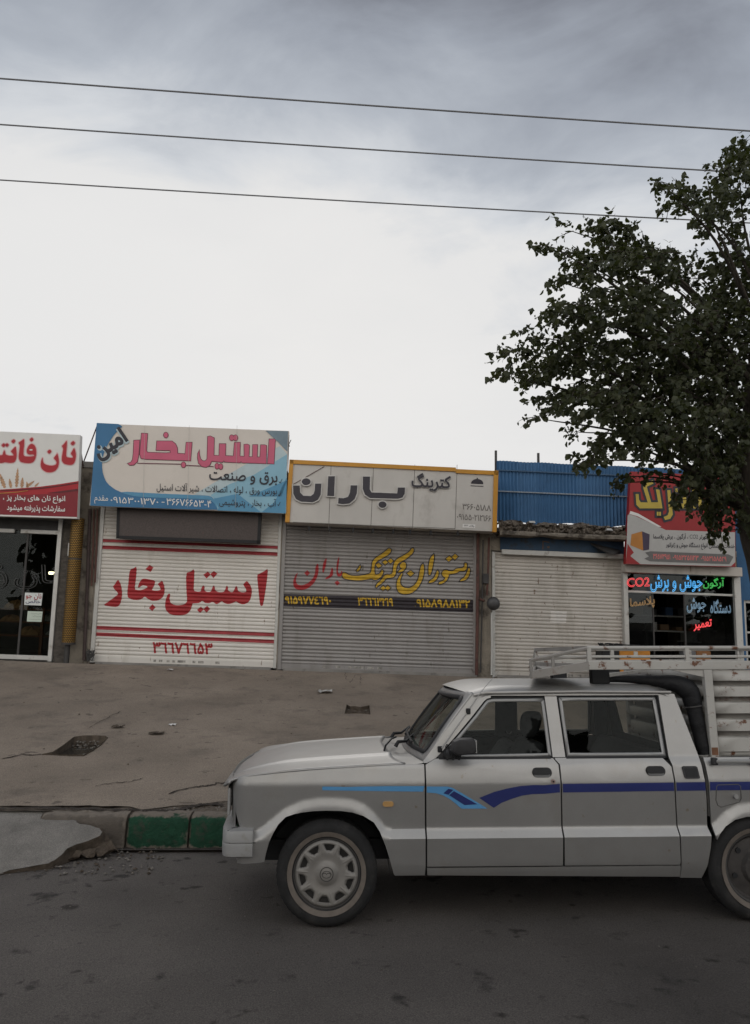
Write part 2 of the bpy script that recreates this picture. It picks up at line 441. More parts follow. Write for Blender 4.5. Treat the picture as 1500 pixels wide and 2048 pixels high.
# sub-base that shows where the surface has broken away
b = MB(); b.grid(lambda u, v: (-40 + 80 * u, YK + .1 + v * 1.4, kerbz(-40 + 80 * u) - .022 + .035 * v + .03 * rr.random()), 500, 14)
tag(b.build('forecourt_base', mat('crumbled_edge', (.135, .112, .090), .95, var=.45, vs=16, bump=1.0, bs=60, spec=.1), smooth=0), kind='structure')
def pit(name, ring, depth, m, water=None):
    b = MB(); n = len(ring); c = sum(ring, Vector()) / n
    low = [Vector((c.x + (p.x - c.x) * .93, c.y + (p.y - c.y) * .93, p.z - depth)) for p in ring]
    for i in range(n): b.face([ring[i] + Vector((0, 0, .008)), ring[(i + 1) % n] + Vector((0, 0, .008)), low[(i + 1) % n], low[i]])
    V, F = poly2([(p.x, p.y) for p in low], frange(c.x - 1, c.x + 1, .06), frange(c.y - 1, c.y + 1, .06))
    b.mesh([(p.x, p.y, pavz(p.x, p.y) - depth + rr.uniform(-.02, .02)) for p in V], F)
    o = b.build(name, m, smooth=0); tag(o, kind='structure')
    if water:
        b = MB(); zl = min(p.z for p in ring) - water
        b.face([(p.x, p.y, zl) for p in low]); tag(b.build('puddle_water', mat('puddle_water', (.03, .028, .024), .06, spec=.6, var=0), smooth=0), kind='structure')
pit('drain_pit', PIT1, .16, m_soil, .035)
pit('broken_patch', PIT2, .05, m_soil)
def ribbon(pts, wd, name='surface_crack', lift=.006, m=m_crack):
    b = MB(); L_ = []
    for i in range(len(pts) - 1):
        k = 7
        for j in range(k):
            t = j / k; p = Vector(pts[i]) * (1 - t) + Vector(pts[i + 1]) * t
            L_.append(p + Vector((rr.uniform(-.02, .02), rr.uniform(-.025, .025), 0)))
    L_.append(Vector(pts[-1])); Wd = [wd * rr.uniform(.3, 1.5) for _ in L_]; Wd[0] = Wd[-1] = .002
    for i in range(len(L_) - 1):
        a, c = L_[i], L_[i + 1]; d = (c - a); s = Vector((-d.y, d.x, 0)).normalized()
        P = [a - s * Wd[i] / 2, c - s * Wd[i + 1] / 2, c + s * Wd[i + 1] / 2, a + s * Wd[i] / 2]
        b.face([(p.x, p.y, pavz(p.x, p.y) + .012 * sin(p.x * 1.7) * sin(p.y * 2.1) + lift) for p in P])
    tag(b.build(name, m, smooth=0), kind='structure')
for pts, wd in (([(0,1012),(120,1018),(250,1008),(360,1018),(480,1030),(560,1020),(680,1036),(760,1030),(880,1026)], .045),
                ([(880,1026),(1000,1022),(1110,1003),(1180,980),(1290,962),(1400,960)], .05),
                ([(1060,900),(1180,860),(1290,852),(1370,832),(1430,835)], .018), ([(590,860),(720,832),(820,825),(900,800)], .012),
                ([(540,500),(640,440),(760,380)], .008), ([(0,690),(120,660),(260,656)], .022)):
    ribbon([onpave(*px('G', *p)) for p in pts], wd)
ribbon([onpave(*p) for p in ((690,1345),(692,1358),(700,1366),(712,1350))], .007); ribbon([onpave(*p) for p in ((700,1362),(720,1366),(723,1352))], .006)
# kerb: profile swept along the street
m_kerb = mat('grey_kerb', (.115, .097, .08), .9, var=.25, vs=5, bump=.8, bs=40, dirt=(.07, .06, .05), dirt_amt=.45, ds=6)
m_dust = mat('dusty_kerb_top', (.19, .160, .130), .92, var=.25, vs=7, bump=.8, bs=40, dirt=(.10, .085, .07), dirt_amt=.45, ds=7)
m_green = mat('green_kerb_paint', (.010, .050, .026), .8, var=.3, vs=9, bump=.9, bs=38, dirt=(.055, .047, .037), dirt_amt=.45, ds=11, dsharp=.2, spec=.3)
def dusty(m, col):                                    # worn, dust-caked parts of the paint, broken up by noise
    t = m.node_tree; bs = t.nodes['Principled BSDF']; old = bs.inputs['Base Color'].links[0].from_socket
    a = t.nodes.new('ShaderNodeAttribute'); a.attribute_name = 'dust'
    tc_ = t.nodes.new('ShaderNodeTexCoord'); n = t.nodes.new('ShaderNodeTexNoise'); n.inputs['Scale'].default_value = 16; n.inputs['Detail'].default_value = 6; n.inputs['Roughness'].default_value = .65
    t.links.new(tc_.outputs['Object'], n.inputs['Vector'])
    ad = t.nodes.new('ShaderNodeMath'); ad.operation = 'MULTIPLY_ADD'; t.links.new(n.outputs[0], ad.inputs[0]); ad.inputs[1].default_value = 1.7; t.links.new(a.outputs['Fac'], ad.inputs[2])
    r_ = t.nodes.new('ShaderNodeValToRGB'); t.links.new(ad.outputs[0], r_.inputs[0]); r_.color_ramp.elements[0].position = .0; r_.color_ramp.elements[1].position = 1
    mr = t.nodes.new('ShaderNodeMapRange'); t.links.new(ad.outputs[0], mr.inputs[0]); mr.inputs[1].default_value = 1.15; mr.inputs[2].default_value = 1.5
    t.nodes.remove(r_)
    mx_ = t.nodes.new('ShaderNodeMixRGB'); t.links.new(mr.outputs[0], mx_.inputs[0]); t.links.new(old, mx_.inputs[1]); mx_.inputs[2].default_value = (*col, 1)
    t.links.new(mx_.outputs[0], bs.inputs['Base Color'])
dusty(m_green, (.165, .138, .112)); dusty(m_kerb, (.175, .148, .120))
def kerb_piece(x0, x1, m, name):
    r = random.Random(int(x0 * 100)); b = MB(); n = max(2, int((x1 - x0) / .06))
    pr0 = [(.17, -.06), (.165, .0), (.12, .004), (.045, -.004), (.018, -.022), (0, -.055), (-.012, -.16), (-.015, -.245), (-.012, -.36)]
    prof = []
    for i in range(len(pr0) - 1):
        for k in range(4): prof.append((pr0[i][0] + (pr0[i + 1][0] - pr0[i][0]) * k / 4, pr0[i][1] + (pr0[i + 1][1] - pr0[i][1]) * k / 4))
    prof.append(pr0[-1]); n = max(4, int((x1 - x0) / .022)); jit = []
    for i in range(n + 1):
        row = []
        for j, p in enumerate(prof):
            X = x0 + (x1 - x0) * i / n; v = Vector((X * 9, p[0] * 9, p[1] * 9 + x0))
            a = .008 * mnoise.noise(v) + .005 * mnoise.noise(v * 3.1)
            chip = max(0, mnoise.noise(Vector((X * 7 + 3, x0, 0))) - .18) * .09 if 10 <= j <= 22 else 0   # chipped upper edge
            end = max(0, 1 - min(X - x0, x1 - X) / .05) ** 2 * .012
            row.append((a + chip * .7 + end, a - chip * .6 - end * .5))
        jit.append(row)
    def f(u, v):
        i = int(round(u * n)); j = int(round(v * (len(prof) - 1))); xx = x0 + (x1 - x0) * u
        return (xx, YK + prof[j][0] + jit[i][j][0], kerbz(xx) + prof[j][1] + jit[i][j][1])
    b.grid(f, n, len(prof) - 1)
    for xx in (x0, x1): b.face([(xx, YK + p[0], kerbz(xx) + p[1]) for p in prof])
    o = b.build(name, m, smooth=50); at = o.data.attributes.new('dust', 'FLOAT', 'POINT'); L_ = Vector(o.location)
    for i, v in enumerate(o.data.vertices):
        c = v.co + L_; h = c.z - kerbz(c.x)
        at.data[i].value = max(0, min(1, (h + .030) / .04)) + max(0, min(1, (-.215 - h) / .06)) + max(0, 1 - min(c.x - x0, x1 - c.x) / .05) * .45
    return o
xs = [-2.02, -1.50, -.98, -.45, .08, .61, 1.14, 1.67, 2.2]
for i in range(len(xs) - 1):
    o = kerb_piece(xs[i] + .006, xs[i + 1] - .006, m_green, 'kerb_stone')
    if i < 2: tag(o, ('green painted kerb stone at the broken end beside the concrete ramp', 'green painted kerb stone next to the truck front bumper')[i], 'kerb', 'green painted kerb stones')
    else: tag(o, 'green painted kerb stone in the row hidden behind the pickup truck', 'kerb', 'green painted kerb stones')
tag(kerb_piece(-2.75, -2.03, m_kerb, 'kerb'), kind='structure')
tag(kerb_piece(2.21, 40, m_kerb, 'kerb'), kind='structure')
b = MB(); b.grid(lambda u, v: (-2.4 + u * 30, YK - .16 + v * .18, roadz(-2.4 + u * 30, YK) - .0 + (.012 if v < .1 else -.0) - .03 * sin(v * pi) + .022), 160, 5)
tag(b.build('gutter', m_crack, smooth=50), kind='structure')
# broken concrete ramp over the gutter and the rubble under its edge
def rampz(x, y): return .085 + (y - 6.55) * .235
def onramp(x, y, dz=0):
    d = ray(x, y); p = CC.copy(); k = .235
    t = (rampz(0, 0) + dz - CC.z) / (d.z - k * d.y); return CC + d * t
SL = [(-330,1030),(0,1030),(110,1034),(220,1034),(330,1038),(430,1052),(480,1080),(560,1095),(620,1115),(640,1135),(625,1160),(560,1190),(480,1215),(420,1240),(385,1280),(345,1310),(300,1335),(240,1345),(160,1360),(60,1378),(0,1397),(-300,1450)]
ring = [onramp(*px('G', *p)) for p in SL]
for p, q_ in zip(ring, SL):
    if q_[1] < 1056: p.y = YK + .15; p.z = rampz(p.x, p.y)
b = MB()
V, F = poly2([(p.x, p.y) for p in ring], frange(-6, 0, .15), frange(5, 7, .15))
b.mesh([(p.x, p.y, rampz(p.x, p.y) + rr.uniform(-.004, .004)) for p in V], F)
for i in range(len(ring)):
    p, q_ = ring[i], ring[(i + 1) % len(ring)]
    b.face([p, q_, q_ + Vector((.03, .05, -.11)), p + Vector((.03, .05, -.11))], 1)
tag(b.build('concrete_ramp', [mat('ramp_concrete', (.215, .20, .18), .9, var=.22, vs=3.5, bump=.9, bs=50, grain=.3, gs=110, dirt=(.12, .11, .1), dirt_amt=.4, ds=2.2, dsharp=.25, spec=.2), m_soil], smooth=30), kind='structure')
b = MB()
P = [(640,1130),(690,1200),(745,1258),(600,1275),(420,1312),(250,1362),(100,1385),(300,1250),(450,1150),(560,1110)]
pr = [onramp(*px('G', *p), dz=-.07) for p in P]
V, F = poly2([(p.x, p.y) for p in pr], frange(-4, 0, .05), frange(5, 7, .05))
b.mesh([(p.x, p.y, max(roadz(p.x, p.y) + .006, rampz(p.x, p.y) - .075 + rr.uniform(-.022, .03))) for p in V], F)
tag(b.build('rubble_bank', m_soil, smooth=0), kind='structure')
# loose grit along the kerb, in the rubble and over the forecourt
b = MB(); rg = random.Random(11)
def pebble(p, s):
    vs = [(1, 0, 0), (-1, 0, 0), (0, 1, 0), (0, -1, 0), (0, 0, .7), (0, 0, -.5)]
    vs = [p + Vector([c * s * rg.uniform(.6, 1.2) for c in v]) for v in vs]
    b.mesh(vs, [(0, 2, 4), (2, 1, 4), (1, 3, 4), (3, 0, 4), (2, 0, 5), (1, 2, 5), (3, 1, 5), (0, 3, 5)], rg.randrange(3))
for _ in range(260):
    x_, y_ = rg.uniform(-2.9, -1.6), rg.uniform(5.7, 6.5)
    if x_ < -2.2 and y_ > 5.9 + .4 * (x_ + 2.9) and x_ < -2.4: continue
    pebble(Vector((x_, y_, max(roadz(x_, y_), roadz(x_, y_)) + .01)), rg.uniform(.005, .02))
for _ in range(300):
    x_ = rg.uniform(-2.0, -.9); y_ = YK + .18 + rg.random() * .45 * max(0.1, (x_ + 2) / 1.1)
    pebble(Vector((x_, y_, kerbz(x_) - .01)), rg.uniform(.006, .022))
for _ in range(110):
    x_, y_ = rg.uniform(-7, 5), rg.uniform(7, 14.5); pebble(Vector((x_, y_, pavz(x_, y_) + .01)), rg.uniform(.005, .016))
for _ in range(160):
    x_, y_ = rg.uniform(-4, 3), rg.uniform(3.2, 6.3); pebble(Vector((x_, y_, roadz(x_, y_) + .002)), rg.uniform(.003, .008))
c = sum(PIT1, Vector()) / len(PIT1)
for _ in range(120):
    x_, y_ = c.x + rg.uniform(-.25, .45), c.y + rg.uniform(.22, .42); pebble(Vector((x_, y_, pavz(x_, y_) - .13 + .2 * (y_ - c.y))), rg.uniform(.008, .025))
tag(b.build('gravel', [mat('grit', (.11, .098, .084), .9), m_soil, mat('pale_grit', (.17, .155, .135), .9)], smooth=0), 'loose grit and small stones scattered over road and forecourt', 'gravel', kind='stuff')

# ================================================================== SHOP ROW
m_plaster = mat('stained_plaster', (.235, .205, .165), .9, var=.2, vs=3, bump=.5, bs=25, dirt=(.085, .072, .06), dirt_amt=.55, ds=2.6, spec=.2)
m_brick = mat('dark_stone_pillar', (.085, .075, .065), .9, var=.45, vs=7, bump=1.0, bs=9, spec=.2, stretch=(1, 1, 2.2))
m_rustpipe = mat('rusty_red_pipe', (.105, .050, .040), .75, var=.3, vs=5, dirt=(.05, .035, .03), dirt_amt=.5, ds=8, spec=.3)
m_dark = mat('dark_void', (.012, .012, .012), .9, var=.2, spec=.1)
m_black = mat('black_rubber', (.012, .012, .013), .6, var=.2, spec=.35)
m_alu = mat('aluminium_frame', (.50, .49, .46), .5, .3, var=.08, vs=3, dirt=(.25, .22, .19), dirt_amt=.35, ds=5)
m_steel_dk = mat('dark_painted_steel', (.055, .052, .05), .6, .3, var=.2)
m_white_sh = mat('white_shutter_paint', (.60, .565, .515), .55, var=.07, vs=.9, dirt=(.40, .36, .30), dirt_amt=.45, ds=2.4, dsharp=.3, stretch=(1, 1, .22), spots=(.26, .20, .15), sps=16, spt=.70)
m_grey_sh = mat('grey_shutter_paint', (.275, .258, .245), .5, .25, var=.10, vs=.8, dirt=(.165, .148, .13), dirt_amt=.5, ds=2.4, dsharp=.3, stretch=(1, 1, .25), spots=(.12, .10, .085), sps=15, spt=.69)
m_cream_sh = mat('dusty_cream_shutter', (.46, .425, .38), .6, var=.10, vs=1.0, dirt=(.27, .235, .19), dirt_amt=.55, ds=2.6, dsharp=.3, stretch=(1, 1, .3), spots=(.17, .12, .085), sps=15, spt=.67)
m_redp = mat('red_shutter_paint', (.33, .018, .022), .55, var=.15, vs=4)
m_redp2 = mat('faded_red_paint', (.29, .035, .04), .6, var=.2, vs=8)
m_yelp = mat('yellow_sign_paint', (.52, .32, .025), .6, var=.22, vs=9)
m_blkp = mat('black_paint', (.028, .022, .026), .6, var=.2, vs=4)
m_inkout = mat('dark_outline_paint', (.045, .04, .045), .65, var=.2)

PITCH_S = .073
def slat(v): 
    i = int((v - VB) / PITCH_S); d_ = (.0035 * math.sin(i * 12.9898 + 1) + .002 * math.sin(i * 4.1))
    t = ((v - VB) / PITCH_S) % 1.0
    return d_ + .017 * (max(0, sin(pi * min(1, t / .86))) ** .6 if t < .86 else 0)
SLINES = []
for i in range(60): SLINES += [VB + PITCH_S * (i + k) for k in (0.001, .12, .28, .43, .58, .74, .858)]
def lines(v0, v1): return [v for v in SLINES if v0 < v < v1]
def shutter(parent, u0, u1, v0, v1, w, m, label=None, rail=.07):
    b = MB(); vs = sorted({v0, v1, *lines(v0, v1)})
    r = random.Random(int(u0 * 100)); 
    us = frange(u0, u1, (u1 - u0) / 8)
    for i in range(len(vs) - 1):
        for j in range(8):
            b.face([fw(us[j], vs[i], w + slat(vs[i] + 1e-5)), fw(us[j + 1], vs[i], w + slat(vs[i] + 1e-5)), fw(us[j + 1], vs[i + 1], w + slat(vs[i + 1] - 1e-5)), fw(us[j], vs[i + 1], w + slat(vs[i + 1] - 1e-5))])
    s = b.build('roller_shutter', m, parent, smooth=55, label=label)
    b = MB(); b.fbox(u0 + .005, u1 - .005, v0 - .015, v0 + .10, w - .01, w + .024); b.build('bottom_bar', m, s, bevel=.004)
    for ua, ub in ((u0 - rail, u0 + .01), (u1 - .01, u1 + rail)):
        b = MB(); b.fbox(ua, ub, v0 - .02, v1, w - .03, w + .045); b.build('guide_rail', m_alu if m is not m_grey_sh else m_grey_sh, s, bevel=.005)
    return s
def Uat(x, y, w=0): return fp(x, y, w)[0]
def Vat(x, y, w=0): return fp(x, y, w)[1]
PAV = -.06
def shop(name, label, u0, u1, top, open0, open1, otop, depth, mw, cat='shop', inside=True, group='small shops in one row'):
    """masonry box with one wide opening in front"""
    e_ = empty(name, fw((u0 + u1) / 2, VB + PAV, -1.0), label, cat, group)
    b = MB()
    b.fbox(u0, open0, VB + PAV - .4, top, -.35, 0); b.fbox(open1, u1, VB + PAV - .4, top, -.35, 0)
    b.fbox(open0, open1, otop, top, -.348, -.002)
    b.fbox(u0, u0 + .12, VB + PAV - .4, top - .01, -depth, -.352); b.fbox(u1 - .12, u1, VB + PAV - .4, top - .01, -depth, -.352)
    b.fbox(u0 + .122, u1 - .122, VB + PAV - .4, top - .012, -depth, -depth + .12)
    b.build('wall', mw, e_, smooth=0)
    b = MB(); b.fbox(u0 + .002, u1 - .002, top, top + .12, -depth, .03); b.build('roof', m_conc, e_, smooth=0)
    b = MB(); b.fbox(u0 + .122, u1 - .122, VB + PAV - .06, VB + .0, -depth + .12, -.01); b.build('shop_floor', m_conc, e_, smooth=0)
    return e_
# --- frame positions read along the row
uA = Uat(120, 1200); uS2a, uS2b = Uat(196, 1180), Uat(553, 1180); uS3a, uS3b = Uat(566, 1200), Uat(948, 1200)
uS4a, uS4b = Uat(989, 1200), Uat(1248, 1200); uS5a, uS5b = Uat(1258, 1200), Uat(1467, 1200)
print('U', uA, uS2a, uS2b, uS3a, uS3b, uS4a, uS4b, uS5a, uS5b)

def sign(name, label, cors, w, thick, m, cat='sign', group='shop signs above the shutters'):
    """flat sign box; cors = photo corners TL, TR, BR, BL on the plane w"""
    Q = [fp(*c, w) for c in cors]
    e_ = empty(name, fw((Q[2][0] + Q[3][0]) / 2, Q[3][1], w - thick), label, cat, group)
    b = MB(); F_ = [fw(*q_, w) for q_ in Q]; B_ = [fw(*q_, w - thick) for q_ in Q]
    b.face(F_); b.face(B_[::-1])
    for i in range(4): b.face([F_[i], F_[(i + 1) % 4], B_[(i + 1) % 4], B_[i]])
    b.build('panel', m, e_, smooth=0)
    return e_, Q
def art(parent, name, m, w, polys=(), z='O', sm=0, off=0.0, texts=(), label=None, thick=0.0):
    if len(texts) > 1:
        for t in texts: o = art(parent, name, m, w, (), z, sm, off, [t], label, thick)
        return o
    b = MB()
    for P in polys: fpoly(b, z, P, w, sm=sm, off=off, thick=thick)
    for t in texts: text_on(b, *t[:2], *t[2:7], w=w, **(t[7] if len(t) > 7 else {}))
    return b.build(name, m, parent, smooth=0, label=label)

# ------------------------------------------------------------------ bakery (far left)
top1 = Vat(170, 935)
e1 = shop('bakery_shop', 'bakery with dark glass front behind the red and white sign', -11.5, uS2a - .09, top1, -11.2, Uat(118, 1200), Vat(60, 1040), 6, m_plaster)
b = MB(); b.fbox(Uat(119, 1200) , Uat(141, 1200), VB + PAV, top1 - .02, .003, .09); b.build('brick_pillar', m_brick, e1, smooth=0)
b = MB(); u1 = Uat(118, 1200)
b.fbox(u1 - .085, u1 - .003, VB - .02, Vat(130, 1040) , .0, .13); b.build('door_post', m_alu, e1, bevel=.006)
b = MB(); b.fbox(-11.1, u1 - .09, VB - .0, VB + .085, .0, .10); b.build('sill_rail', m_alu, e1, bevel=.006)
g1 = glass('shop_glass', (.60, .62, .60), .0, .34)
b = MB(); b.fbox(-11.1, u1 - .09, VB + .09, Vat(60, 1062), .03, .038); b.build('glass_front', g1, e1, smooth=0)
b = MB(); uu = Uat(43, 1250); b.fbox(uu - .02, uu + .02, VB + .09, Vat(60, 1062), .04, .06); b.build('door_edge', m_steel_dk, e1)
b = MB(); b.fbox(-11.1, u1 - .09, Vat(60, 1062), Vat(60, 1040), -.05, .05); b.build('header_board', m_steel_dk, e1, smooth=0)
for xa, xb in ((-40, 33), (45, 125)):
    b = MB(); b.fbox(Uat(xa, 1065), Uat(xb, 1065), Vat(60, 1068), Vat(60, 1060), .05, .10); b.build('light_strip', m_alu, e1, bevel=.01)
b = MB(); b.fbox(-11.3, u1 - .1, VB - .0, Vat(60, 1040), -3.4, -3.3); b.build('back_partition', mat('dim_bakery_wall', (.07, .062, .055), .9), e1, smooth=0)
ms_tube = mat('unlit_sign_tube', (.06, .06, .057), .5)
for wd_, xa, xb in (('نان', 195, 830), ('فا', -230, 100)):
    b = MB(); text_on(b, wd_, 'L1', xa, 905, xb, 905, 345, .06, outline=.012); b.build('glass_lettering', ms_tube, e1)
lp = empty('ceiling_lamp', fw(*fp(102, 1146, -1.6), -1.6), 'small lit lamp glowing inside the dark bakery', 'lamp')
b = MB(); uL, vL = fp(102, 1146, -1.6); b.fbox(uL - .055, uL + .055, vL - .03, vL + .03, -1.65, -1.6)
b.build('lamp_tube', mat('lit_lamp', (.9, .85, .7), emit=(1, .86, .55), es=9), lp, bevel=.01)
b = MB(); b.tube([fw(uL, vL + .03, -1.62), fw(uL, Vat(60, 1040), -1.62)], .012); b.build('stem', m_steel_dk, lp)
mw_ = mat('orange_wood_rack', (.17, .065, .025), .6, var=.2)
rk = empty('bread_rack', fw(Uat(60, 1300), VB, -1.2), 'orange wooden rack with shelves standing inside the bakery', 'rack')
uR0, uR1 = Uat(-30, 1250, -1) , Uat(122, 1250, -1)
for yy in (1218, 1243, 1271):
    b = MB(); v_ = Vat(60, yy, -.9); b.fbox(uR0, uR1, v_ - .03, v_, -1.4, -.9); b.build('shelf', mw_, rk)
for xx in (-28, 85, 121):
    b = MB(); u_ = Uat(xx, 1260, -.9); b.fbox(u_ - .03, u_ + .03, VB, Vat(60, 1215, -.9), -.898, -.84); b.build('post', mw_, rk)
mbr = mat('flat_bread', (.30, .17, .075), .85, var=.35, vs=12, bump=.5, bs=20); mbg = mat('bread_bag', (.38, .36, .32), .4, var=.2)
k = 0
for xx, yy, wd, h, mm, lb in ((30, 1217, .46, .16, mbr, 'heap of flat breads on the top rack shelf behind the paper notice'), (98, 1242, .3, .14, mbg, 'pale bagged bread on the middle rack shelf near the door post'),
                        (60, 1270, .5, .17, mbr, 'heap of flat breads on the lowest shelf of the rack'), (105, 1270, .3, .10, mbg, 'pale bagged bread at the right end of the lowest shelf'), (20, 1242, .4, .12, mbr, 'heap of flat breads on the middle shelf behind the glass')):
    u_, v_ = fp(xx, yy, -1.05); b = MB()
    b.grid(lambda s, t: fw(u_ + wd * .5 * cos(2 * pi * s) * (1 - t * t) ** .5 * (1 + .12 * sin(9 * s * 6.28)), v_ + h * t * (1 + .2 * sin(s * 40)), -1.12 + .17 * sin(2 * pi * s) * (1 - t * t) ** .5), 30, 6, closeu=True)
    tag(b.build('bread_pile', mm), lb, 'bread', 'bread on the bakery rack')
# notices stuck on the glass
st, Q = sign('glass_notice', 'white card with red and blue lettering stuck on the bakery glass', [px('L1', *p) for p in ((352, 955), (602, 960), (582, 1138), (342, 1128))], .052, .006, mat('white_card', (.62, .64, .62), .6, var=.05), group='notices on the bakery glass')
art(st, 'red_lettering', m_redp2, .055, z='L1', texts=[('نان جو', 'L1', 362, 1052, 585, 1062, 95, dict(bold=.02))])
art(st, 'blue_lettering', mat('blue_ink', (.03, .04, .10), .6), .055, z='L1', texts=[('خالص', 'L1', 362, 1112, 570, 1118, 60, dict(bold=.015))])
st, Q = sign('glass_notice', 'pale green handwritten paper stuck below the white card', [px('L1', *p) for p in ((392, 1216), (602, 1222), (585, 1368), (378, 1362))], .052, .004, mat('pale_paper', (.50, .56, .48), .7, var=.05), group='notices on the bakery glass')
b = MB(); rs = random.Random(2)
for yy, xa, xb in ((1250, 430, 585), (1288, 460, 580), (1330, 410, 575)):
    pts = [fw(*fp(*px('L1', xa + (xb - xa) * i / 22, yy + 4 * (i / 22) + rs.uniform(-9, 9)), .056), .056) for i in range(23)]
    b.tube(pts, .0022, 4)
b.build('handwriting', mat('grey_ink', (.22, .25, .24), .7), st)

m_sgw = mat('weathered_white_flex', (.66, .645, .61), .5, var=.04, vs=2, dirt=(.56, .54, .50), dirt_amt=.4, ds=2, dsharp=.3)
m_red = mat('print_red', (.36, .012, .02), .5, var=.08, vs=2); m_dkred = mat('print_dark_red', (.20, .010, .018), .5, var=.08); m_pinkout = mat('print_pink_edge', (.62, .36, .36), .5)
m_whp = mat('print_white', (.68, .66, .63), .5, var=.03); m_ink = mat('print_ink', (.022, .022, .03), .5)
sg1, Q1 = sign('bakery_sign', 'white and red bakery sign with red lettering and wheat ears', [(-330, 848), (160, 870), (154, 1037), (-340, 1022)], .6, .14, m_sgw)
band = [(-2500, 880), (-600, 900), (0, 893), (250, 877), (600, 850), (900, 810), (1180, 765), (1155, 1305), (0, 1268), (-2540, 1200)]
art(sg1, 'red_band', m_red, .603, [band], 'S1')
art(sg1, 'dark_band', m_dkred, .606, [[(-2500, 970), (-500, 975), (0, 955), (300, 975), (700, 960), (1168, 900), (1150, 1302), (0, 1265), (-2540, 1197)]], 'S1')
art(sg1, 'dark_wave', mat('print_maroon', (.10, .008, .012), .5), .609, [[(0, 905), (250, 890), (600, 866), (900, 828), (1176, 782), (1174, 800), (900, 845), (600, 884), (250, 906), (0, 918)], [(700, 945), (1168, 880), (1167, 915), (900, 945)]], 'S1')
art(sg1, 'gold_line', mat('print_gold', (.42, .22, .04), .5), .612, [[(-500, 965), (0, 945), (280, 925), (420, 905), (420, 912), (280, 934), (0, 956), (-500, 976)]], 'S1')
ears = []
def ear(x0, y0, x1, y1, wd):
    dx_, dy_ = x1 - x0, y1 - y0; l = sqrt(dx_ * dx_ + dy_ * dy_); nx_, ny_ = -dy_ / l, dx_ / l; P = []
    prof = [0, .7, .5, 1, .6, 1, .6, .95, .5, .7, .35, .45, .15, 0]
    A_ = [(x0 + dx_ * i / 13 + nx_ * wd * p, y0 + dy_ * i / 13 + ny_ * wd * p) for i, p in enumerate(prof)]
    B_ = [(x0 + dx_ * i / 13 - nx_ * wd * p, y0 + dy_ * i / 13 - ny_ * wd * p) for i, p in enumerate(prof)]
    return A_ + B_[1:-1][::-1]
art(sg1, 'wheat_ears', mat('print_wheat', (.42, .24, .13), .5, var=.35, vs=25), .604, [ear(*a) for a in ((245, 862, 268, 560, 30), (165, 870, 140, 725, 28), (325, 868, 340, 705, 30), (75, 875, -10, 640, 34), (390, 858, 520, 760, 24), (520, 850, 590, 785, 17), (415, 862, 400, 770, 20), (-60, 880, -90, 700, 30))], 'S1')
NAN = [[(1110, 265), (1130, 310), (1140, 380), (1130, 450), (1110, 500), (1070, 525), (1010, 520), (960, 505), (930, 470), (925, 420), (940, 330), (950, 280), (925, 240), (960, 210), (1000, 155), (1005, 200), (995, 300), (990, 390), (1010, 410), (1060, 418), (1095, 415), (1090, 390), (1060, 355), (1080, 320)],
       [(1055, 200), (1100, 160), (1130, 195), (1090, 235)],
       [(860, 345), (880, 420), (885, 500), (865, 570), (820, 620), (750, 638), (690, 630), (630, 590), (608, 530), (620, 450), (640, 410), (640, 460), (660, 505), (720, 530), (790, 535), (840, 520), (850, 490), (840, 460), (805, 425), (820, 400), (845, 370)], [(705, 325), (745, 290), (775, 320), (740, 360)],
       [(480, 205), (520, 230), (540, 280), (545, 360), (530, 430), (500, 480), (450, 498), (380, 495), (310, 480), (285, 440), (280, 390), (290, 300), (300, 230), (275, 190), (310, 170), (360, 130), (365, 180), (355, 280), (350, 370), (370, 395), (450, 400), (510, 390), (515, 375), (490, 365), (440, 370), (405, 350), (400, 300), (420, 250), (450, 215)],
       [(440, 140), (480, 110), (505, 145), (470, 180)],
       [(235, 240), (245, 300), (250, 380), (240, 440), (215, 485), (150, 495), (70, 480), (50, 490), (0, 495), (-150, 490), (-150, 385), (0, 380), (40, 375), (50, 330), (65, 300), (75, 330), (85, 370), (130, 385), (195, 385), (205, 375), (190, 350), (160, 320), (190, 290)],
       [(165, 170), (205, 135), (235, 165), (200, 205)], [(20, 230), (55, 195), (85, 225), (55, 260)], [(75, 225), (105, 195), (135, 222), (105, 258)]]
art(sg1, 'lettering_edge', m_pinkout, .604, NAN, 'S1', sm=1, off=.016)
art(sg1, 'red_lettering', m_red, .608, NAN, 'S1', sm=1)
art(sg1, 'letter_eye', m_sgw, .611, [ell(465, 298, 26, 11)], 'S1')
art(sg1, 'white_lettering', m_whp, .615, z='S1', texts=[('انواع نان های بخار پز ،', 'S1', 45, 1085, 978, 1108, 120, dict(bold=.018)), ('سفارشات پذیرفته میشود', 'S1', 103, 1232, 975, 1258, 120, dict(bold=.018))])
# stays that hold the signs
for a, c, lb in (((195, 850), (165, 930), 'rusty sign stay between the bakery sign and blue sign'), ((160, 890), (168, 945), 'short rusty stay at the right edge of the bakery sign')):
    b = MB(); b.tube([fw(*fp(*a, .45), .45), fw(*fp(*c, -.1), -.1)], .014, 6)
    tag(b.build('sign_stay', m_rustpipe), lb, 'bracket')
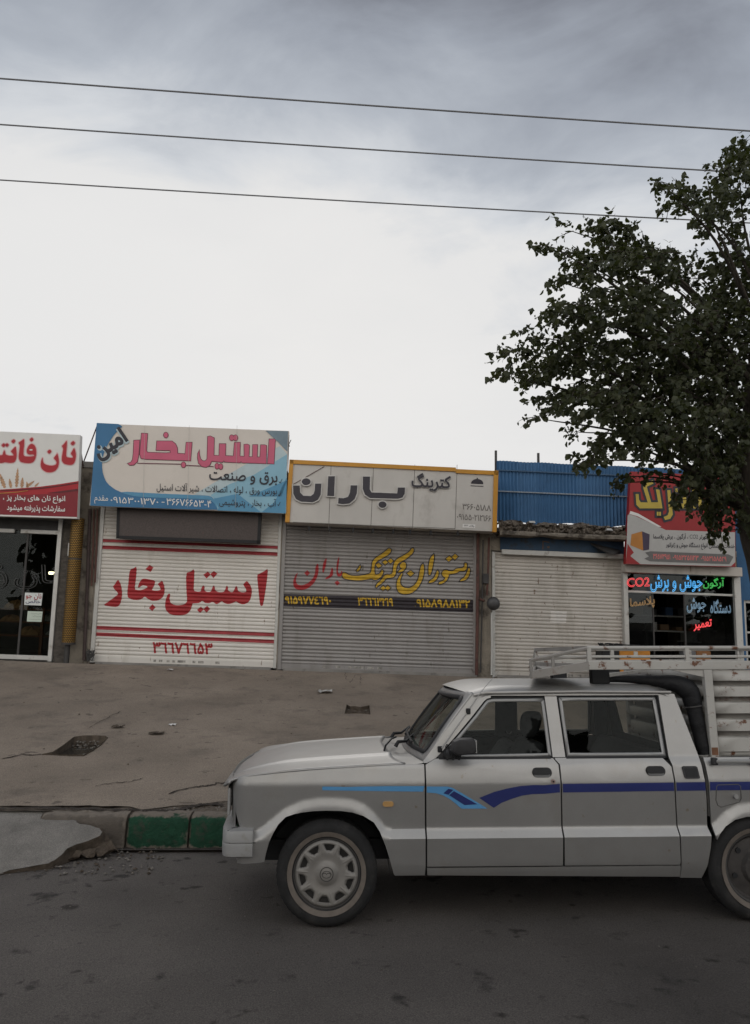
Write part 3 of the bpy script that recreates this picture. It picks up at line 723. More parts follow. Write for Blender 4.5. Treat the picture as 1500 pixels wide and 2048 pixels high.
# gold perforated pipe cover
pm = mat('gold_perforated', (.3, .17, .03), .45, .6)
t = pm.node_tree; bs = t.nodes['Principled BSDF']
uvn = t.nodes.new('ShaderNodeTexCoord'); mp = t.nodes.new('ShaderNodeMapping'); mp.inputs['Scale'].default_value = (1, 1, 1); t.links.new(uvn.outputs['UV'], mp.inputs[0])
vo = t.nodes.new('ShaderNodeTexVoronoi'); vo.feature = 'F1'; vo.inputs['Scale'].default_value = 1.0; vo.inputs['Randomness'].default_value = 0.0
t.links.new(mp.outputs[0], vo.inputs['Vector'])
cr = t.nodes.new('ShaderNodeValToRGB'); t.links.new(vo.outputs['Distance'], cr.inputs[0])
cr.color_ramp.elements[0].position = .26; cr.color_ramp.elements[0].color = (.36, .20, .04, 1); cr.color_ramp.elements[1].position = .38; cr.color_ramp.elements[1].color = (.022, .016, .010, 1)
t.links.new(cr.outputs[0], bs.inputs['Base Color'])
uc, vt_, vb_ = Uat(150, 1230), Vat(165, 1040), Vat(150, 1286)
def gold(v0, v1):
    b = MB(); n = 26; R_ = .125
    b.grid(lambda s, q_: fw(uc + R_ * cos(2 * pi * s), v0 + (v1 - v0) * q_, .24 + R_ * sin(2 * pi * s)), n, 12)
    return b
pc = empty('pipe_cover', fw(uc, VB, .24), 'gold perforated tube covering a pipe beside the bakery door', 'pipe cover')
vm = Vat(152, 1120)
for v0, v1 in ((vb_, vm - .012), (vm + .012, vt_)):
    o = gold(v0, v1).build('perforated_sleeve', pm, pc, smooth=60)
    me = o.data; uv = me.uv_layers.new(name='UVMap'); bw = wloc(o)
    for lp_ in me.loops:
        p = Vector(me.vertices[lp_.vertex_index].co) + bw - fw(uc, 0, .24)
        a_ = atan2(p.dot(WN), p.dot(UX)); a_ = a_ if a_ > -pi / 2 else a_ + 2 * pi
        s_ = a_ * .125 / .034; t_ = (p.z) / .034
        uv.data[lp_.index].uv = (s_ + t_ * .5, t_ - s_ * .0)
b = MB(); b.tube([fw(uc, vm - .014, .24), fw(uc, vm + .014, .24)], .132, 24); b.build('clamp_ring', m_steel_dk, pc)
b = MB(); b.tube([fw(uc, vb_ - .02, .24), fw(uc, vb_ + .02, .24)], .13, 24); b.build('foot_ring', m_steel_dk, pc)
b = MB(); b.tube([fw(uc - .02, VB - .08, .22), fw(uc - .02, vb_, .22)], .05, 12); b.build('inner_pipe', m_steel_dk, pc)
def pipe(x0, y0, x1, y1, r, label, w=.06, m=m_rustpipe, group='rusty pipes on the shop pillars'):
    b = MB(); p0, p1 = fp(x0, y0, w), fp(x1, y1, w); b.tube([fw(*p0, w), fw((p0[0] + p1[0]) / 2 + .006, (p0[1] + p1[1]) / 2, w), fw(*p1, w)], r, 8)
    tag(b.build('pipe', m), label, 'pipe', group)
pipe(180, 1018, 168, 1320, .035, 'dark pipe down the pillar right beside the gold tube', .05, mat('dark_rusty_pipe', (.06, .042, .038), .8, var=.3, vs=5))
pipe(188, 1018, 183, 1172, .018, 'thin red brown pipe ending halfway, middle of the pillar', .05); pipe(195, 1018, 190, 1165, .018, 'thin red brown pipe next to the white shutter rail', .05)
b = MB(); r_ = random.Random(8)
for i in range(9): b.tube([fw(*fp(172 + r_.uniform(0, 18), 1318 + r_.uniform(-22, 5), .12), .12) for _ in range(4)], .012, 5)
tag(b.build('scrap_wire', m_steel_dk), 'tangle of dark scrap wire at the foot of the pillar', 'wire')
b = MB(); b.fbox(Uat(136, 1090, .1), Uat(147, 1090, .1), Vat(140, 1112, .1), Vat(140, 1086, .1), .05, .1)
tag(b.build('meter_box', m_alu, bevel=.006), 'small pale meter box on the brick pillar beside the gold tube', 'meter box')

# ------------------------------------------------------------------ shop with the blue sign
V2b, V2t = VB - .0, Vat(380, 1022)
top2 = Vat(580, 925) - .15
e2 = shop('steam_fittings_shop', 'shop with white roller shutter painted with big red letters', uS2a - .085, uS2b + .065, top2, uS2a - .07, uS2b + .05, V2t + .12, 6, m_plaster)
sh2 = shutter(e2, uS2a, uS2b, V2b, V2t + .12, -.06, m_white_sh, 'white roller shutter with red lettering')
def paint(parent, name, m, w, polys=(), z='P2', sm=0, off=0.0, texts=(), lift=.0025, dots=()):
    if len(texts) > 1:
        for t in texts: o = paint(parent, name, m, w, (), z, sm, off, [t], lift)
        return o
    b = MB(); vs = lines(VB, VB + 4)
    for P in polys: fpoly(b, z, P, w + lift, wfun=slat, vs=vs, sm=sm, off=off)
    for P in dots: fpoly(b, z, P, w + lift, wfun=slat, vs=vs, off=off * .85)
    for t in texts: text_on(b, *t[:7], w=w + lift, wfun=slat, vs=vs, **(t[7] if len(t) > 7 else {}))
    return b.build(name, m, parent, smooth=0)
RED2 = [[(1405,108),(1392,230),(1365,405),(1350,415),(1338,405),(1325,280),(1312,160),(1340,150),(1375,130)],
 [(1232,208),(1262,245),(1275,290),(1265,350),(1245,385),(1205,402),(1165,392),(1145,375),(1120,388),(1080,400),(1045,388),(1030,372),(1005,392),(985,400),(955,378),(925,392),(890,388),(870,368),(850,388),(815,392),(792,392),(785,420),(775,450),(745,480),(700,490),(640,490),(600,475),(575,445),(568,410),(575,360),(590,320),(605,312),(613,320),(605,350),(612,385),(640,405),(680,408),(720,402),(745,385),(748,360),(742,300),(738,145),(775,135),(808,110),(805,200),(800,290),(830,298),(858,298),(865,260),(880,245),(890,255),(888,285),(905,300),(940,300),(955,255),(965,245),(972,260),(975,285),(1000,302),(1040,302),(1055,285),(1065,252),(1072,248),(1080,262),(1078,285),(1100,302),(1120,300),(1130,280),(1140,255),(1150,252),(1155,265),(1160,290),(1185,303),(1215,303),(1228,295),(1225,275),(1200,240),(1215,225)],
 [(545,205),(560,240),(568,280),(562,320),(545,350),(510,370),(460,372),(430,355),(405,335),(385,355),(350,366),(300,362),(268,345),(262,310),(270,240),(282,118),(315,108),(340,90),(335,180),(322,280),(350,285),(380,285),(430,262),(420,250),(385,245),(365,262),(350,268),(352,240),(375,200),(400,190),(440,197),(490,208),(485,240),(470,270),(460,285),(495,290),(520,288),(535,278),(525,255),(508,238),(525,222)],
 [(187,195),(210,235),(222,290),(220,350),(205,400),(180,422),(130,418),(68,408),(100,385),(150,350),(190,318),(185,305),(165,285),(145,258),(160,240)]]
DOT2 = [[(878,160),(915,135),(938,157),(905,190)],[(935,155),(965,130),(993,152),(960,187)],[(828,445),(860,418),(883,442),(852,470)],[(880,440),(910,412),(935,437),(905,468)],[(410,115),(445,80),(475,102),(450,138)],[(438,430),(468,398),(492,425),(465,455)]]
paint(sh2, 'painted_lettering', m_redp, -.06, RED2, sm=1, dots=DOT2)
ua, ub = uS2a + .012, uS2b - .012
def band(parent, m, w, xl, yl, xr, yr, h, name='painted_stripe', u0=ua, u1=ub, lift=.0025):
    a, c = fp(xl, yl, w), fp(xr, yr, w); k = (c[1] - a[1]) / (c[0] - a[0]); hv = h / 98.0
    V, F = poly2([(u0, a[1] + k * (u0 - a[0])), (u1, a[1] + k * (u1 - a[0])), (u1, a[1] + k * (u1 - a[0]) - hv), (u0, a[1] + k * (u0 - a[0]) - hv)], (), lines(VB, VB + 4))
    b = MB(); b.mesh([fw(p.x, p.y, w + slat(p.y) + lift) for p in V], F); b.build(name, m, parent, smooth=0)
for yl, yr, h in ((1078, 1092, 6), (1091, 1105, 7), (1252, 1266, 7), (1265, 1280, 7)): band(sh2, m_redp2, -.06, 205, yl, 557, yr, h)
paint(sh2, 'painted_digits', m_redp, -.06, texts=[('٣٦٦٧٦٦۵٣', 'P2', 468, 797, 955, 808, 95, dict(bold=.034))])
for xx, wd in ((308, 5), (320, 7), (335, 6), (346, 6), (362, 16), (387, 6), (401, 11), (434, 9)):
    b = MB(); b.fbox(Uat(xx - wd / 2, 1329), Uat(xx + wd / 2, 1329), V2b + .03, V2b + .075, -.04, -.033)
    b.build('sticker', mat('faded_stickers', (.30, .28, .25), .7, var=.6, vs=18), sh2, smooth=0)
# led board
ld = empty('led_board', fw(Uat(380, 1080, .3), Vat(380, 1085, .3), .1), 'dark unlit LED board hanging under the blue sign', 'display board')
LQ = [(237, 1015), (522, 1024), (519, 1087), (234, 1076)]
b = MB(); Q = [fp(*c, .3) for c in LQ]
F_ = [fw(*q_, .3) for q_ in Q]; B_ = [fw(*q_, .1) for q_ in Q]; b.face(F_); b.face(B_[::-1])
for i in range(4): b.face([F_[i], F_[(i + 1) % 4], B_[(i + 1) % 4], B_[i]])
b.build('casing', m_steel_dk, ld, smooth=0)
mled = mat('led_matrix', (.060, .045, .040), .5, var=.25, vs=40, dirt=(.13, .035, .03), dirt_amt=.12, ds=7, dsharp=.1)
art(ld, 'led_matrix', mled, .304, [[(240, 1019), (518, 1028), (515, 1082), (238, 1072)]])
b = MB()
for P in ([(234, 1012), (240, 1012), (238, 1077), (232, 1077)], [(517, 1024), (523, 1024), (520, 1088), (514, 1088)], [(234, 1071), (520, 1081), (520, 1087), (234, 1077)]): fpoly(b, 'O', P, .312)
b.build('frame', m_black, ld, smooth=0)
# blue sign
m_bei = mat('print_beige', (.60, .545, .485), .5, var=.03, vs=2, dirt=(.53, .48, .42), dirt_amt=.4, ds=2.5, dsharp=.3)
m_blue = mat('print_blue', (.035, .145, .285), .5, var=.08, vs=2); m_lblue = mat('print_light_blue', (.23, .42, .52), .5, var=.06, vs=2); m_mblue = mat('print_mid_blue', (.085, .26, .41), .5, var=.06)
m_pink = mat('print_pink', (.52, .10, .17), .5, var=.08, vs=2); m_gry = mat('print_teal_grey', (.16, .22, .26), .5)
sg2, Q2 = sign('blue_fittings_sign', 'blue and beige sign with large pink lettering above the white shutter', [(195, 847), (578, 862), (567, 1026), (179, 1011)], .55, .14, m_bei)
m_pale = mat('print_pale_blue', (.42, .51, .53), .5, var=.05)
art(sg2, 'pale_blue_shade', m_pale, .553, [[(760, 545), (1130, 330), (1390, 190), (1443, 250), (1435, 680), (935, 660), (880, 555)]], 'S2')
art(sg2, 'light_blue_shade', m_lblue, .556, [[(880, 550), (1020, 470), (1200, 400), (1442, 250), (1430, 684), (933, 662), (905, 570)]], 'S2')
art(sg2, 'mid_blue_facets', m_mblue, .559, [[(1440, 420), (1432, 682), (1255, 676), (1350, 600)], [(940, 640), (905, 575), (1080, 540), (1250, 674), (935, 662)], [(1160, 560), (1443, 440), (1400, 560)]], 'S2')
art(sg2, 'blue_sweep', m_blue, .562, [smooth_poly([(48, 22), (52, 21), (252, 31), (180, 100), (125, 185), (95, 260), (86, 330), (95, 400), (125, 465), (200, 520), (330, 560), (860, 580), (905, 600), (930, 640), (934, 661), (2, 628), (0, 620)], 1)], 'S2')
art(sg2, 'light_blue_sweep', m_mblue, .565, [smooth_poly([(205, 521), (500, 538), (860, 552), (895, 562), (925, 610), (934, 655), (905, 600), (860, 578), (420, 566), (300, 555)], 1)], 'S2')
art(sg2, 'corner_triangle', m_gry, .560, [[(1285, 78), (1450, 81), (1444, 232), (1375, 160)]], 'S2')
PINK = [[(1312,140),(1355,140),(1345,320),(1300,318)],
 [(1290,188),(1288,318),(1112,312),(1105,300),(1098,312),(985,306),(980,295),(970,308),(905,302),(890,300),(875,330),(850,345),(820,340),(795,315),(788,275),(790,245),(800,220),(800,255),(808,285),(825,300),(845,300),(858,285),(862,122),(880,118),(908,132),(905,260),(945,262),(948,175),(992,175),(990,262),(1050,265),(1058,165),(1098,165),(1095,265),(1130,268),(1128,180),(1150,178),(1165,185),(1162,270),(1190,270),(1192,182),(1225,182),(1222,272),(1245,272),(1250,183),(1278,183)],
 [(745,165),(735,297),(400,285),(375,280),(365,250),(378,98),(420,100),(412,225),(420,238),(560,242),(590,240),(588,222),(485,220),(490,155),(600,155),(625,175),(638,205),(640,245),(690,248),(695,255),(705,165)],
 [(322,150),(362,148),(355,260),(345,305),(320,328),(290,330),(278,318),(300,310),(312,290),(318,240)],
 ell(1037,130,15,20),ell(1065,130,15,20),ell(929,338,13,20),ell(957,341,13,20),ell(684,328,15,19),ell(555,110,15,19)]
m_wine = mat('print_wine', (.13, .025, .045), .5)
art(sg2, 'lettering_edge', m_wine, .558, PINK, 'S2', off=.012)
art(sg2, 'underline', m_wine, .559, [[(345, 313), (665, 320), (665, 326), (345, 319)], [(702, 328), (905, 338), (905, 344), (702, 335)]], 'S2')
art(sg2, 'pink_lettering', m_pink, .561, PINK, 'S2')
art(sg2, 'name_edge', m_pale, .566, z='S2', texts=[('امین', 'S2', 88, 328, 308, 190, 165, dict(bold=.085))])
art(sg2, 'name_lettering', m_ink, .571, z='S2', texts=[('امین', 'S2', 84, 318, 302, 180, 160, dict(bold=.045))])
art(sg2, 'black_lettering', m_ink, .568, z='S2', texts=[('برق و صنعت', 'S2', 872, 462, 1372, 482, 98, dict(bold=.014)), ('بورس ورق ، لوله ، اتصالات ، شیر آلات استیل', 'S2', 487, 528, 1368, 558, 72, dict(bold=.006)), ('آب ، بخار ، پتروشیمی', 'S2', 945, 640, 1362, 652, 74, dict(bold=.006))])
ck = lambda x, y, s: [(x, y), (x + 6 * s, y + 7 * s), (x + 17 * s, y - 14 * s), (x + 20 * s, y - 13 * s), (x + 7 * s, y + 13 * s), (x - 2 * s, y + 3 * s)]
art(sg2, 'tick_marks', m_ink, .568, [ck(1383, 448, 1.25), ck(1378, 545, 1.1), ck(1372, 615, 1.1)], 'S2')
art(sg2, 'phone_lettering', m_whp, .569, z='S2', texts=[('مقدم', 'S2', 32, 612, 132, 616, 62), ('۰۹۱۵۳۰۰۱۳۷۰', 'S2', 150, 606, 500, 622, 46, dict(bold=.006)), ('-', 'S2', 524, 604, 545, 605, 6, dict(ltr=True)), ('۳۶۶۷۶۶۵۳-۴', 'S2', 560, 622, 888, 640, 50, dict(bold=.006, ltr=True))])
b = MB()
for xx in (400, 725, 1075): b.face([fw(*fp(*px('S2', xx, 40), .573), .573), fw(*fp(*px('S2', xx + 2, 40), .573), .573), fw(*fp(*px('S2', xx - 10, 640), .573), .573), fw(*fp(*px('S2', xx - 12, 640), .573), .573)])
b.build('fold_lines', mat('faint_fold', (.42, .40, .37), .6), sg2, smooth=0)
b = MB()
for P in (((578, 870), (575, 960)), ((575, 880), (579, 893)), ((570, 905), (582, 880))): b.tube([fw(*fp(*P[0], .5), .5), fw(*fp(*P[1], .3), .3)], .008, 5)
tag(b.build('loose_cable', m_black), 'loose black cable dangling at the right edge of blue sign', 'cable')

# ------------------------------------------------------------------ shop with the yellow framed sign
V3t = Vat(760, 1052)
top3 = Vat(990, 945, -.3) - .38
e3 = shop('catering_shop', 'shop with grey roller shutter painted with yellow and red script', uS2b + .066, uS4a - .065, top3, uS3a - .065, uS3b + .065, V3t + .1, 6, m_plaster)
sh3 = shutter(e3, uS3a, uS3b, VB - .02, V3t + .1, -.06, m_grey_sh, 'grey roller shutter with yellow and red lettering')
band(sh3, m_blkp, -.06, *px('P3', 25, 441), *px('P3', 1440, 487), 24.5, 'black_band', uS3a + .01, uS3b - .01)
RED3 = [[(285,210),(290,260),(280,310),(255,360),(215,395),(170,412),(125,408),(103,385),(100,345),(115,305),(135,280),(120,320),(118,350),(130,375),(170,380),(215,360),(250,325),(265,285),(268,240)],[(350,170),(345,220),(325,290),(318,265),(325,215),(335,190)],[(392,240),(400,275),(395,305),(365,325),(338,332),(350,318),(375,300),(382,270)],[(445,158),(440,215),(432,270),(440,292),(455,290),(463,265),(466,290),(455,310),(435,312),(424,290),(425,230),(432,190)]]
RED3D = [[(185,285),(205,265),(223,285),(203,308)],[(412,358),(430,342),(448,360),(428,378)]]
YEL3 = [[(1415,245),(1425,262),(1415,305),(1395,335),(1350,347),(1355,338),(1385,318),(1402,285)],
 [(1385,210),(1400,215),(1400,250),(1380,270),(1345,270),(1320,285),(1290,290),(1265,295),(1262,310),(1250,340),(1220,362),(1190,370),(1195,355),(1225,345),(1245,320),(1225,310),(1213,290),(1225,268),(1250,262),(1265,272),(1300,272),(1320,255),(1345,252),(1370,250),(1385,235)],
 [(1180,265),(1190,280),(1180,320),(1155,350),(1115,360),(1125,345),(1155,325),(1170,295)],[(1155,145),(1150,200),(1130,295),(1115,300),(1115,240),(1125,180),(1140,160)],
 [(1075,215),(1080,270),(1065,340),(1030,400),(985,435),(930,445),(890,430),(875,390),(880,340),(905,295),(920,285),(900,330),(900,370),(925,395),(970,402),(1015,375),(1040,330),(1050,270),(1060,230)],
 [(935,205),(945,225),(940,250),(915,275),(885,282),(895,268),(920,252),(905,245),(898,228),(915,208)],
 [(1000,100),(1000,130),(950,175),(905,200),(882,215),(870,250),(866,295),(850,315),(820,320),(795,322),(775,350),(735,380),(718,395),(725,370),(760,340),(780,310),(800,298),(825,300),(845,290),(850,250),(858,205),(880,180),(930,155),(975,125),(985,105)],
 [(820,100),(835,115),(815,145),(770,170),(725,195),(708,225),(706,270),(712,300),(735,298),(755,285),(765,262),(776,275),(760,310),(730,332),(705,335),(690,325),(660,330),(600,340),(530,335),(480,325),(470,310),(470,285),(490,285),(520,305),(580,310),(650,300),(685,285),(690,240),(695,200),(715,175),(770,140),(800,115)],
 [(600,228),(605,240),(595,262),(578,274),(575,264),(590,250)]]
YEL3D = [[(1245,180),(1270,160),(1289,178),(1265,198)],[(1291,165),(1312,145),(1333,162),(1310,185)],[(955,288),(980,268),(1003,288),(978,310)],[(770,205),(790,190),(807,205),(788,222)],[(811,195),(830,178),(848,195),(828,212)],[(755,400),(775,383),(791,400),(772,415)],[(792,398),(808,380),(827,397),(808,415)],[(720,225),(740,210),(760,230),(738,248)]]
paint(sh3, 'lettering_edge', m_inkout, -.06, YEL3, 'P3', sm=1, off=.026, lift=.002, dots=YEL3D)
paint(sh3, 'yellow_lettering', m_yelp, -.06, YEL3, 'P3', sm=1, lift=.004, off=.004, dots=YEL3D)
paint(sh3, 'red_lettering', m_redp, -.06, RED3, 'P3', sm=1, lift=.004, off=.004, dots=RED3D)
paint(sh3, 'phone_digits', m_yelp, -.06, z='P3', lift=.005, texts=[('.٩١۵٩٧٧٤٦٩٠', 'P3', 28, 518, 385, 524, 62, dict(bold=.032, ltr=True)), ('٣٦٦٦٣٢١٩', 'P3', 583, 530, 848, 535, 62, dict(bold=.032)), ('.٩١۵٨٩٨٨١٣٢', 'P3', 1012, 541, 1425, 550, 62, dict(bold=.032, ltr=True))])
for xx, wd in ((647, 7), (676, 10), (700, 8), (712, 8), (722, 8), (741, 12), (760, 10)):
    b = MB(); b.fbox(Uat(xx - wd / 2, 1345), Uat(xx + wd / 2, 1345), VB + .025, VB + .07, -.04, -.033)
    b.build('sticker', mat('faded_stickers', (.3, .28, .25)), sh3, smooth=0)
m_pan = mat('grimy_panel', (.48, .455, .42), .55, .15, var=.08, vs=1.2, dirt=(.27, .24, .21), dirt_amt=.36, ds=1.9, dsharp=.3, stretch=(1, 1, .55))
m_yel = mat('yellow_cladding', (.50, .235, .025), .5, var=.12, vs=2, dirt=(.33, .16, .03), dirt_amt=.3, ds=2)
sg3, Q3 = sign('catering_sign', 'grey metal sign with yellow frame and raised dark lettering', [(581, 922), (996, 942), (993, 1063), (571, 1044)], .5, .5, m_pan)
for nm, P in (('top_cladding', [(580, 919), (912, 935), (912, 943), (580, 927)]), ('top_cladding', [(912, 938), (997, 942), (997, 950), (912, 946)]), ('side_cladding', [(579, 919), (587, 920), (579, 1044), (570, 1044)]), ('side_cladding', [(988, 941), (997, 941), (993, 1064), (985, 1063)])):
    b = MB(); Q = [fp(*p, .53) for p in P]; F_ = [fw(*q_, .53) for q_ in Q]; B_ = [fw(*q_, .35) for q_ in Q]; b.face(F_); b.face(B_[::-1])
    for i in range(4): b.face([F_[i], F_[(i + 1) % 4], B_[(i + 1) % 4], B_[i]])
    b.build(nm, m_yel, sg3, smooth=0)
b = MB()
for xt, xb in ((313, 296), (603, 583), (884, 868), (1172, 1158)): fpoly(b, 'S3', [(xt, 66), (xt + 3, 66), (xb + 3, 505), (xb, 505)], .503)
fpoly(b, 'S3', [(55, 456), (590, 478), (1160, 500), (1160, 504), (590, 482), (55, 460)], .503)
b.build('seam', mat('seam_shadow_gap', (.10, .09, .08), .8), sg3, smooth=0)
b = MB(); b.tube([fw(*fp(*px('S3', 52, 202), .515), .515), fw(*fp(*px('S3', 268, 78), .515), .515)], .006, 5); b.build('stray_wire', m_rustpipe, sg3)
BAR = [[(55,208),(100,208),(103,255),(125,278),(175,280),(195,265),(203,240),(205,195),(248,195),(243,270),(225,305),(190,322),(110,318),(75,300),(57,265)],ell(144,182,30,23),[(295,145),(340,145),(335,280),(288,278)],[(448,207),(493,207),(490,260),(475,300),(440,330),(395,335),(362,330),(365,292),(400,295),(430,285),(443,255)],[(532,147),(580,147),(578,235),(590,255),(765,262),(770,222),(818,222),(815,265),(800,290),(770,298),(580,293),(545,270),(530,230)],ell(665,338,27,22)]
m_let = mat('dark_letter_face', (.030, .026, .034), .45, var=.15)
m_rim = mat('letter_rim', (.50, .48, .45), .5)
art(sg3, 'lettering_rim', m_rim, .545, BAR, 'S3', off=.022, thick=.04); art(sg3, 'raised_lettering', m_let, .549, BAR, 'S3')
art(sg3, 'lettering_rim', m_rim, .530, z='S3', texts=[('کترینگ', 'S3', 858, 246, 1136, 258, 132, dict(bold=.055))])
art(sg3, 'small_lettering', m_let, .540, z='S3', texts=[('کترینگ', 'S3', 862, 243, 1131, 254, 125, dict(bold=.024))])
art(sg3, 'dish_emblem', m_let, .505, [[(1268, 195)] + [(1310 - 42 * cos(pi * i / 14), 195 - 32 * sin(pi * i / 14)) for i in range(1, 14)] + [(1352, 199)], [(1265, 207), (1353, 211), (1353, 216), (1265, 212)], ell(1311, 160, 5, 5)], 'S3')
m_ghost = mat('ghost_digits', (.17, .155, .14), .7, var=.5, vs=20)
art(sg3, 'faded_digits', m_ghost, .505, z='S3', texts=[('۳۶۶۰۵۱۸۸', 'S3', 1210, 372, 1405, 384, 42, dict(bold=.012)), ('۰۹۱۵۵۰۲۱۲۱۶۶', 'S3', 1172, 440, 1405, 455, 42, dict(bold=.012))])
art(sg3, 'number_plate', m_whp, .506, [[(1212, 470), (1298, 474), (1296, 498), (1210, 494)]], 'S3')
art(sg3, 'plate_lettering', m_ink, .509, z='S3', texts=[('پلاک ۱۳۳', 'S3', 1220, 492, 1290, 495, 18, dict(bold=.01))])
b = MB(); 
for xx in (165, 305, 465, 600, 740, 855, 995, 1180):
    u_, v_ = fp(*px('S3', xx, 478 + xx * .034), .48); b.fbox(u_ - .02, u_ + .02, v_ - .09, v_ + .0, .42, .46)
b.build('bracket', m_black, sg3)
# pillar with pipes between the grey and the cream shutter
pipe(956, 1062, 953, 1350, .032, 'thick rust red pipe on the pillar beside the grey shutter', .07); pipe(978, 1075, 974, 1190, .022, 'rust red pipe on the pillar above the round bell', .06)
pipe(966, 1080, 961, 1345, .014, 'thin dark conduit between two rust pipes', .05, m_steel_dk); pipe(983, 1225, 983, 1350, .02, 'pale grey pipe at the edge of the cream shutter', .06, m_alu)
b = MB(); u_, v_ = fp(972, 1157, .12); b.fbox(u_ - .055, u_ + .055, v_ - .10, v_ + .10, .0, .12)
tag(b.build('junction_box', m_steel_dk, bevel=.008), 'grey junction box on the pillar above the round bell', 'box')
bl = empty('alarm_bell', fw(*fp(987, 1207, .2), .05), 'round dark alarm bell on the pillar beside the cream shutter', 'alarm bell')
u_, v_ = fp(987, 1207, .25)
b = MB(); prof = [(.0, .34), (.05, .335), (.09, .32), (.125, .28), (.135, .24), (.125, .2), (.0, .19)]
b.grid(lambda s, q_: fw(u_ + prof[int(round(q_ * 6))][0] * cos(2 * pi * s), v_ + prof[int(round(q_ * 6))][0] * sin(2 * pi * s), prof[int(round(q_ * 6))][1]), 28, 6, closeu=True)
b.build('bell_dome', mat('bell_grey', (.075, .072, .072), .5, .4), bl, smooth=60)
b = MB(); b.tube([fw(u_ - .0, v_, .2), fw(u_ - .03, v_ + .02, .0)], .035, 8); b.tube([fw(u_ - .15, v_ + .05, .1), fw(u_ - .26, v_ + .09, .03)], .025, 8); b.build('bracket', m_rustpipe, bl)

# ------------------------------------------------------------------ shop with the plain cream shutter, blue sheet fence on its roof
V4t = Vat(1120, 1108); top4 = Vat(1120, 1072)
e4 = shop('closed_shop', 'closed shop with plain cream roller shutter under a crumbling ledge', uS4a - .064, uS4b + .03, top4, uS4a - .06, uS4b + .02, V4t + .02, 6, m_plaster)
sh4 = shutter(e4, uS4a + .01, uS4b - .01, VB - .03, V4t, -.06, m_cream_sh, 'plain dusty cream roller shutter', rail=.055)
for xx, wd in ((1093, 8), (1105, 7), (1120, 12), (1142, 10), (1160, 8), (1175, 9), (1190, 7)):
    b = MB(); b.fbox(Uat(xx - wd / 2, 1352), Uat(xx + wd / 2, 1352), VB + .0, VB + .05, -.04, -.033)
    b.build('sticker', mat('faded_stickers', (.3, .28, .25)), sh4, smooth=0)
b = MB(); fpoly(b, 'O', [(1101, 1222), (1133, 1223), (1132, 1246), (1100, 1245)], -.06 + .004, wfun=slat, vs=lines(VB, VB + 4)); b.build('pale_patch', mat('cleaned_paint', (.56, .53, .49), .6), sh4, smooth=0)
b = MB(); u0, u1 = Uat(1004, 1108, .08), Uat(1247, 1112, .08); b.fbox(u0, u1, Vat(1120, 1113, .08), Vat(1120, 1103, .08), -.04, .08)
b.build('shutter_housing', m_alu, e4, bevel=.01)
m_bluesheet = mat('blue_sheet', (.045, .125, .250), .55, .1, var=.12, vs=1.5, dirt=(.028, .08, .165), dirt_amt=.45, ds=2.5, dsharp=.3)
b = MB(); b.fbox(Uat(1000, 1090), uS4b + .01, Vat(1120, 1104), Vat(1120, 1076), .002, .03)
b.build('header_board', mat('dark_blue_board', (.022, .052, .095), .6, var=.25, vs=3, dirt=(.03, .03, .03), dirt_amt=.5), e4, smooth=0)
b = MB(); fpoly(b, 'Q', [(388, 540), (425, 545), (425, 551), (394, 546), (393, 586), (388, 586)], .034); fpoly(b, 'Q', [(412, 570), (428, 568), (424, 580), (414, 578)], .034)
b.build('faded_mark', mat('rust_mark', (.12, .075, .05), .8), e4, smooth=0)
# crumbling ledge
b = MB(); r_ = random.Random(4); ua_, ub_ = Uat(998, 1060, .3), Uat(1256, 1060, .3); v0_, v1_ = Vat(1120, 1066, .3), Vat(1120, 1042, .3)
nx_ = 130; prof = [(-.35, 1), (-.1, 1.0), (.1, 1.02), (.22, .98), (.3, .92), (.33, .8), (.35, .7), (.30, .6), (.29, .5), (.34, .42), (.35, .3), (.33, .18), (.30, .06), (.22, -.02), (-.1, -.05), (-.35, 0)]
def blk(a, c, s_):                                   # stepped, block-like offset of broken masonry
    return mnoise.cell(Vector((a * s_, c * s_ * 1.7, 3.3))) - .5
jj = [[(.035 * blk(i * .036, k * .05, 5) + .030 * blk(i * .036, k * .05, 23) + .02 * mnoise.noise(Vector((i * .9, k * .8, 0))), .035 * blk(i * .036 + 7, k * .05, 6) + .012 * mnoise.noise(Vector((i * .8, k, 5)))) for k in range(len(prof))] for i in range(nx_ + 1)]
lowf = [.88 + .10 * math.sin(i * .13) * math.sin(i * .041 + 1) for i in range(nx_ + 1)]
def lg(s, q_):
    i = int(round(s * nx_)); k = int(round(q_ * (len(prof) - 1))); p = prof[k]
    return fw(ua_ + (ub_ - ua_) * s, v0_ + (v1_ - v0_) * p[1] * (lowf[i] if p[1] > .4 else 1) + jj[i][k][1], p[0] + jj[i][k][0])
b.grid(lg, nx_, len(prof) - 1)
m_ledge = mat('crumbling_masonry', (.16, .135, .11), .95, var=.5, vs=9, bump=1.0, bs=22, dirt=(.05, .042, .036), dirt_amt=.5, ds=5, spec=.15)
tag(b.build('crumbling_ledge', m_ledge, smooth=0), 'crumbling masonry ledge between the blue sheets and cream shutter', 'ledge')
